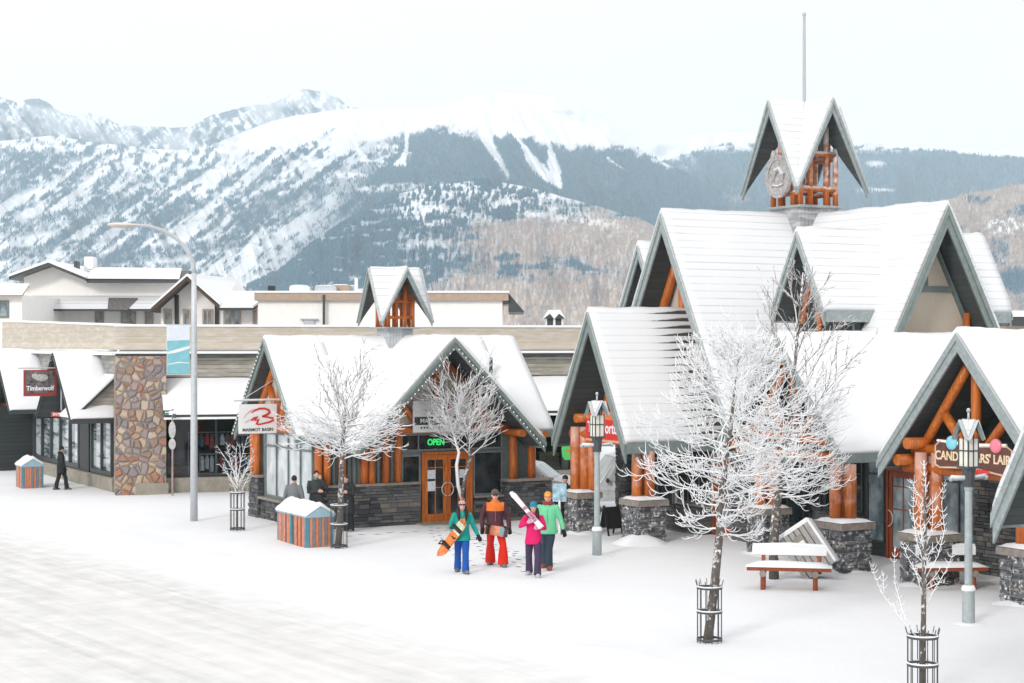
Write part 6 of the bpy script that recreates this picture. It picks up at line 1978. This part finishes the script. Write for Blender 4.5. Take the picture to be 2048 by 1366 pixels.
    if wear.get('hat'):
        mb = MB(); n = 16; rings = []
        for z, r_ in ((.025,.088),(.055,.092),(.06,.088),(.09,.086),(.115,.074),(.138,.05),(.148,.015)):
            rings.append([hd-fd*.01*k+fs*(r_*k*math.cos(2*math.pi*i/n))+fd*(r_*1.16*k*math.sin(2*math.pi*i/n))+Vector((0,0,z*k)) for i in range(n)])
        mb.loft(rings); h_ = mb.build('hat', wear['hat'], t, smooth=True)
        if wear.get('band'):
            mb = MB(); rings = []
            for z, r_ in ((.022,.094),(.03,.097),(.05,.098),(.058,.094)):
                rings.append([hd-fd*.01*k+fs*(r_*k*math.cos(2*math.pi*i/n))+fd*(r_*1.16*k*math.sin(2*math.pi*i/n))+Vector((0,0,z*k)) for i in range(n)])
            mb.loft(rings); mb.build('hat_band', wear['band'], h_, smooth=True)
        if wear.get('bobble'):
            mb = MB(); mb.ell(hd+Vector((0,0,.175*k)), .036*k,.036*k,.036*k, 10, 8); mb.build('bobble', wear['bobble'], h_, smooth=True)
    if wear.get('goggles'):
        mb = MB(); mb.ell(hd+fd*.085*k+Vector((0,0,(.06 if not wear.get('goggles_on') else .02)*k)), .068*k, .032*k, .032*k, 14, 8, rot); mb.build('goggles', wear['goggles'], t, smooth=True)
    if wear.get('scarf'):
        mb = MB(); n = 14; c_ = sh+V((0,-.01,.085)); pts = [c_+Vector((.088*k*math.cos(2*math.pi*i/n), .085*k*math.sin(2*math.pi*i/n), .012*k*math.sin(i*2))) for i in range(n+1)]
        mb.tube(pts, .042*k, 8, cap=False); mb.build('scarf', wear['scarf'], t, smooth=True)
    return t

def yoke_cloth(name, lo, hi, z, xm):
    m, nt, b = newmat(name); o = sep(nt, objco(nt)); n = noise(nt, objco(nt), 9, 5)
    a = mth(nt, 'GREATER_THAN', o[2], z); c_ = mth(nt, 'LESS_THAN', mth(nt, 'ABSOLUTE', o[0]), xm)
    cc = mixc(nt, mth(nt, 'MULTIPLY', a, c_), lo, hi)
    cc = mixc(nt, mth(nt, 'MULTIPLY', n, .35), cc, tuple(x*.4 for x in lo))
    nt.links.new(cc, b.inputs['Base Color']); b.inputs['Roughness'].default_value = .7; bump(nt, b, n, .5, .03)
    return m

DARK = cloth('black_cloth', (.018,.02,.024), .3)
HAIR = cloth('dark_brown_hair', (.028,.015,.011), .4, .5)
BOOT_GREY = plain('grey_boot', (.16,.15,.15), .6, .4, 14)
BOOT_PALE = plain('pale_boot', (.50,.50,.52), .6, .3, 14)
# joints for a 1.75 m body, image left first
LEG_STAND = [[(-.10,.0,.90),(-.115,-.02,.47),(-.12,.02,.085)], [(.10,.0,.90),(.115,-.02,.47),(.12,.02,.085)]]
def walk(fwd, back, xl=-.10, xr=.10):
    """image left leg forward by fwd, right one by back (negative y is towards the viewer)"""
    return [[(-.09,.0,.90),(xl-.005,fwd*.62-.03,.48),(xl,fwd,.088)], [(.09,.0,.90),(xr+.005,back*.62-.05,.48),(xr,back,.088)]]
ARM_DOWN_L = [(-.20,0,1.40),(-.27,.02,1.12),(-.30,-.05,.86)]
ARM_DOWN_R = [(.20,0,1.40),(.27,.02,1.12),(.30,-.05,.86)]

kn = plain('patterned_knit', (.58,.30,.24), .9, .9, 34)
teal = person('woman walking in a teal jacket and blue trousers with a snowboard under her arm', Vector((925, 0, 0)) if False else G(924, 1144), 1.70, R(8),
    None, walk(.22, -.24, -.085, .06), [[(-.19,0,1.40),(-.27,.05,1.14),(-.23,-.14,.95)], [(.20,0,1.39),(.29,.03,1.13),(.39,-.05,.90)]],
    dict(jacket=cloth('teal_cloth', (.008,.30,.27)), trousers=cloth('blue_cloth', (.008,.085,.37)), boots=BOOT_GREY, glove=DARK, hat=kn, band=plain('navy_knit', (.05,.05,.16), .9, .4, 30), bobble=plain('orange_knit', (.6,.2,.12), .9, .5, 30), hair=HAIR, hair_len=.36, skin=SKIN_PINK, hem=.78, zip=plain('dark_teal_zip', (.01,.12,.12), .5, .1)))
man2 = person('man walking in an orange and maroon jacket with bright red trousers', G(990, 1130), 1.85, R(4),
    None, walk(.16, -.26, -.10, .17), [[(-.21,0,1.40),(-.30,.03,1.12),(-.30,-.06,.88)], [(.21,0,1.40),(.31,.03,1.12),(.33,-.06,.87)]],
    dict(jacket=yoke_cloth('maroon_orange_cloth', (.075,.014,.026), (.82,.19,.012), 1.34, .215), trousers=cloth('red_cloth', (.72,.02,.008), .1), flare=1.35, boots=BOOT_GREY, glove=DARK, hat=plain('brown_knit', (.13,.09,.075), .9, .4, 30), goggles=MT['black'], goggles_on=True, zip=MT['orange_paint'], skin=SKIN_PINK, wide=1.1, hem=.78, hair=HAIR))
pink = person('woman in a bright pink jacket and purple trousers carrying skis on her shoulder', G(1067, 1151), 1.72, R(-4),
    None, walk(.26, -.30, -.115, .11), [[(-.19,0,1.38),(-.31,-.06,1.18),(-.10,-.22,1.30)], [(.19,0,1.38),(.27,-.06,1.13),(.12,-.25,1.17)]],
    dict(jacket=cloth('pink_cloth', (.66,.008,.13), .12), trousers=cloth('purple_cloth', (.055,.038,.085)), boots=BOOT_PALE, glove=plain('pink_glove', (.75,.42,.55), .8, .2), hat=plain('blue_knit', (.01,.24,.36), .9, .3, 30), hair=HAIR, hair_len=.34, skin=SKIN_PINK, hem=.76, curl=.75, zip=plain('dark_pink_zip', (.3,.004,.06), .5, .1)))
mint = person('man in a mint green jacket and orange hat walking behind the woman in pink', G(1096, 1136), 1.84, R(-6),
    None, walk(.2, -.2, -.09, .04), [[(-.20,0,1.40),(-.28,.02,1.13),(-.26,-.10,.90)], [(.20,0,1.40),(.29,.04,1.12),(.36,-.02,.88)]],
    dict(jacket=cloth('mint_cloth', (.16,.58,.32), .1), trousers=cloth('slate_cloth', (.035,.06,.085)), boots=plain('red_boot', (.38,.07,.05), .6, .3), glove=DARK, hat=plain('orange_hat', (.78,.27,.03), .7, .2, 20), goggles=plain('gold_lens', (.75,.38,.05), .25, .2), hood=plain('red_lining', (.35,.03,.03), .8, .2), wide=1.08, hem=.80, hair=HAIR, zip=plain('dark_green_zip', (.03,.22,.12), .5, .1), scarf=plain('red_neck_warmer', (.3,.03,.03), .8, .2)))
person('person in black hooded coat walking along the shop windows at the left', G(122, 979), 1.60, R(120),
    None, walk(-.2, .2), [[(-.19,0,1.40),(-.25,.02,1.12),(-.24,-.10,.92)], [(.19,0,1.40),(.25,.02,1.12),(.24,-.10,.92)]],
    dict(jacket=DARK, trousers=DARK, boots=BOOT_GREY, glove=DARK, hat=DARK, hood=DARK, hem=.66, hair=DARK, wide=1.1))
person('man in a grey sweater seen from behind by the striped bins', G(588, 1068), 1.68, R(170),
    None, LEG_STAND, [ARM_DOWN_L, ARM_DOWN_R], dict(jacket=cloth('grey_sweater', (.17,.18,.19)), trousers=DARK, boots=BOOT_GREY, hair=HAIR, wide=1.05))
person('man in a dark jacket with a green scarf holding a phone to his face', G(632, 1062), 1.76, R(20),
    None, LEG_STAND, [[(-.20,0,1.40),(-.24,-.08,1.14),(.02,-.2,1.16)], [(.20,0,1.40),(.29,-.10,1.22),(.10,-.13,1.52)]],
    dict(jacket=cloth('charcoal_cloth', (.045,.052,.058)), trousers=DARK, boots=BOOT_GREY, hair=HAIR, scarf=plain('green_scarf', (.10,.20,.17), .9, .5, 18), wide=1.1, hem=.74))
person('man in a long black coat standing behind the caged tree by the bins', G(697, 1063), 1.64, R(-35),
    None, LEG_STAND, [ARM_DOWN_L, [(.20,0,1.40),(.27,-.08,1.16),(.10,-.18,1.22)]], dict(jacket=cloth('black_coat', (.022,.026,.026)), trousers=DARK, boots=BOOT_GREY, hair=plain('brown_hair', (.09,.04,.025), .6, .4), hem=.55, wide=1.1), lean=(-.03,-.05))
person('person in black beside the pale blue notice board by the porch', G(1131, 1063), 1.62, R(-25),
    None, LEG_STAND, [[(-.19,0,1.40),(-.25,-.02,1.12),(-.20,-.15,.98)], ARM_DOWN_R], dict(jacket=DARK, trousers=DARK, boots=BOOT_GREY, glove=DARK, hat=DARK, hem=.72, hair=HAIR, skin=SKIN_PINK))

dg = bpy.context.evaluated_depsgraph_get()
for o in fuse:
    me = bpy.data.meshes.new_from_object(o.evaluated_get(dg))
    m_ = o.data.materials[0]; o.modifiers.clear(); o.data = me
    me.materials.clear(); me.materials.append(m_)
    me.polygons.foreach_set("use_smooth", [True]*len(me.polygons))

# ---------- what they carry
def board_mesh(L, W, th=.014):
    mb = MB(); n = 14; rings = []
    for i in range(n+1):
        q = -1+2*i/n; w = W/2*(1-abs(q)**7*.9)*(.88+.12*q*q); z = .07*max(0, abs(q)-.78)**1.0/.22*1.0
        rings.append([(q*L/2, -w, z), (q*L/2, w, z), (q*L/2, w, z+th), (q*L/2, -w, z+th)])
    mb.loft(rings); return mb
def along_m(c, ax, nrm):
    x = Vector(ax).normalized(); z = Vector(nrm); z = (z - x*z.dot(x)).normalized(); y = z.cross(x)
    return Matrix(((x.x,y.x,z.x,c[0]),(x.y,y.y,z.y,c[1]),(x.z,y.z,z.z,c[2]),(0,0,0,1)))
def snowboard(label, c, ax, nrm, L, base_mat, tip_mat):
    t = thing('snowboard', label, 'snowboard', c)
    M = along_m((0,0,0), ax, nrm)
    board_mesh(L, .27).build('deck', base_mat, t, M=M)
    mb = MB(); mb.box(L*.12, L*.42, -.11, .11, .0145, .017); mb.build('deck_print', tip_mat, t, M=M)
    for q in (-.24, .24):
        mb = MB(); mb.cbox(q-.05, q+.05, -.12, .12, .015, .035, .008)
        mb.tube([(q+.02,-.1,.03),(q+.02,-.09,.11),(q+.02,.09,.11),(q+.02,.1,.03)], .024, 6)
        mb.tube([(q-.04,.10,.03),(q-.06,.12,.15),(q+.06,.12,.15),(q+.04,.10,.03)], .02, 6)
        mb.build('binding', MT['black'], t, M=M)
    return t
yT = G(924,1144).y
snowboard('orange snowboard with black bindings under the arm of the woman in teal', P(905, 1075, yT-.22), (.56,-.2,.78), (-.45,-.85,.2), 1.14, plain('orange_deck', (.70,.19,.04), .35, .35, 7), plain('pale_green_print', (.60,.75,.55), .4, .3, 9))
y2 = G(990,1130).y
snowboard('orange and blue snowboard held at the hips of the man in red trousers', P(994, 1062, y2-.30), (.93,-.3,-.12), (.1,-.95,.2), .62, plain('orange_deck_dark', (.60,.16,.05), .4, .4, 9), plain('blue_print', (.10,.19,.28), .4, .3))
y3 = G(1067,1151).y
sk = thing('skis', 'white and pink pair of skis over the shoulder of the woman in pink', 'skis', P(1054, 1021, y3-.27))
Ms = along_m((0,0,0), (-.52,.55,.56), (-.2,-.95,.2))
for q, zz in ((-.012, 0), (.012, .034)):
    mb = MB(); n = 14; rings = []
    for i in range(n+1):
        u = -.62+1.24*i/n; w = .036+.014*abs(u)/.62; z = .0
        if u > .48: z = ((u-.48)/.14)**2*.06; w *= 1.1-.5*((u-.48)/.14)**3
        rings.append([(u, q-w, z+zz), (u, q+w, z+zz), (u, q+w, z+zz+.014), (u, q-w, z+zz+.014)])
    mb.loft(rings); s_ = mb.build('ski', plain('white_ski', (.78,.74,.76), .35, .12, 12), sk, M=Ms)
    mb = MB(); mb.cbox(-.32,-.1, q-.032, q+.032, .015+zz, .06+zz, .01); mb.cbox(-.40,-.34, q-.03, q+.03, .015+zz, .075+zz, .01); mb.cbox(.02,.1, q-.03, q+.03, .015+zz, .05+zz, .01); mb.build('binding', plain('pink_binding', (.55,.20,.34), .5, .3), s_, M=Ms)

# ================================================================== parked cars behind the porch
def car(label, base, rz, paint, h=1.5, van=0):
    t = thing('parked_car', label, 'car', base, rz, 'snow covered cars parked behind the porch')
    # side profile: x along the car, front at -x
    L = 4.4
    prof = [(-2.2,.45),(-2.15,.72),(-1.3,.92),(-.95,.96),(-.35,h-.06),(.0,h),(1.35,h),(1.75 if not van else 2.05,h-.12),(2.1,.98),(2.2,.75),(2.18,.42)]
    mb = MB(); rings = []
    for x, z in prof:
        w = .86 if z < 1.0 else .86-.18*(z-.95)/(h-.95)
        rings.append([(x,-.84,.35),(x,-.88,min(z,.72)),(x,-w,z-.02),(x,-w+.06,z),(x,w-.06,z),(x,w,z-.02),(x,.88,min(z,.72)),(x,.84,.35)])
    mb.loft(rings); mb.build('body', paint, t, smooth=False)
    g = plain('car_glass', (.42,.47,.49), .2, .15, 2)
    def pane(pts, nm):
        mb = MB(); p = [Vector(q) for q in pts]; n = (p[1]-p[0]).cross(p[2]-p[0]).normalized(); mb.prism([q+n*.008 for q in p], n*.006); mb.build(nm, g, t)
    pane([(-.92,.74,.99),(-.92,-.74,.99),(-.38,-.66,h-.09),(-.38,.66,h-.09)], 'windscreen')
    for s in (-1, 1):
        q = [(-.7,s*.862,1.0),(.45,s*.862,1.0),(.45,s*.70,h-.1),(-.25,s*.70,h-.1)]; pane(q if s < 0 else q[::-1], 'side_window')
        q = [(.55,s*.862,1.0),(1.75,s*.862,1.0),(1.5,s*.70,h-.1),(.55,s*.70,h-.1)]; pane(q if s < 0 else q[::-1], 'side_window')
        for x in (-1.4, 1.4):
            mb = MB(); mb.tube([(x, s*.72, .33),(x, s*.91, .33)], .33, 18); wh = mb.build('wheel', MT['black'], t)
            mb = MB(); mb.tube([(x, s*.9, .33),(x, s*.925, .33)], .2, 12); mb.build('rim', MT['steel'], wh)
        mb = MB(); mb.ell((-2.17, s*.62, .68), .05, .16, .08, 10, 6); mb.build('headlight', MT['white'], t)
        mb = MB(); mb.ell((-.75, s*1.0, 1.03), .06, .1, .08, 8, 6); mb.build('mirror', MT['black'], t)
    mb = MB()
    for x0, x1, z0, z1, w in ((-2.05,-.95,.76,.99,.78), (-.1,1.5,h+.01,h+.01,.64)):
        n = 8; vs = []; fs = []
        for i in range(n+1):
            for j in range(n+1):
                u = i/n; v = j/n; e = min(u,1-u,v,1-v); vs.append((x0+(x1-x0)*u, -w+2*w*v, z0+(z1-z0)*u-.02+.11*min(1,e*6)**.5))
        for i in range(n):
            for j in range(n): fs.append((i*(n+1)+j, (i+1)*(n+1)+j, (i+1)*(n+1)+j+1, i*(n+1)+j+1))
        mb.add(vs, fs)
    mb.build('snow_layer', MT['snow'], t, smooth=True)
    return t
white_p = plain('white_car_paint', (.62,.64,.66), .3, .12, 5, frost=.5)
car('white snow covered car parked beside the ski shop', Vector((.55, 58.6, 0)), R(165), white_p)
car('pale snowy van parked behind the left porch of the timber building', Vector((3.6, 57.4, 0)), R(12), white_p, 1.85, 1)
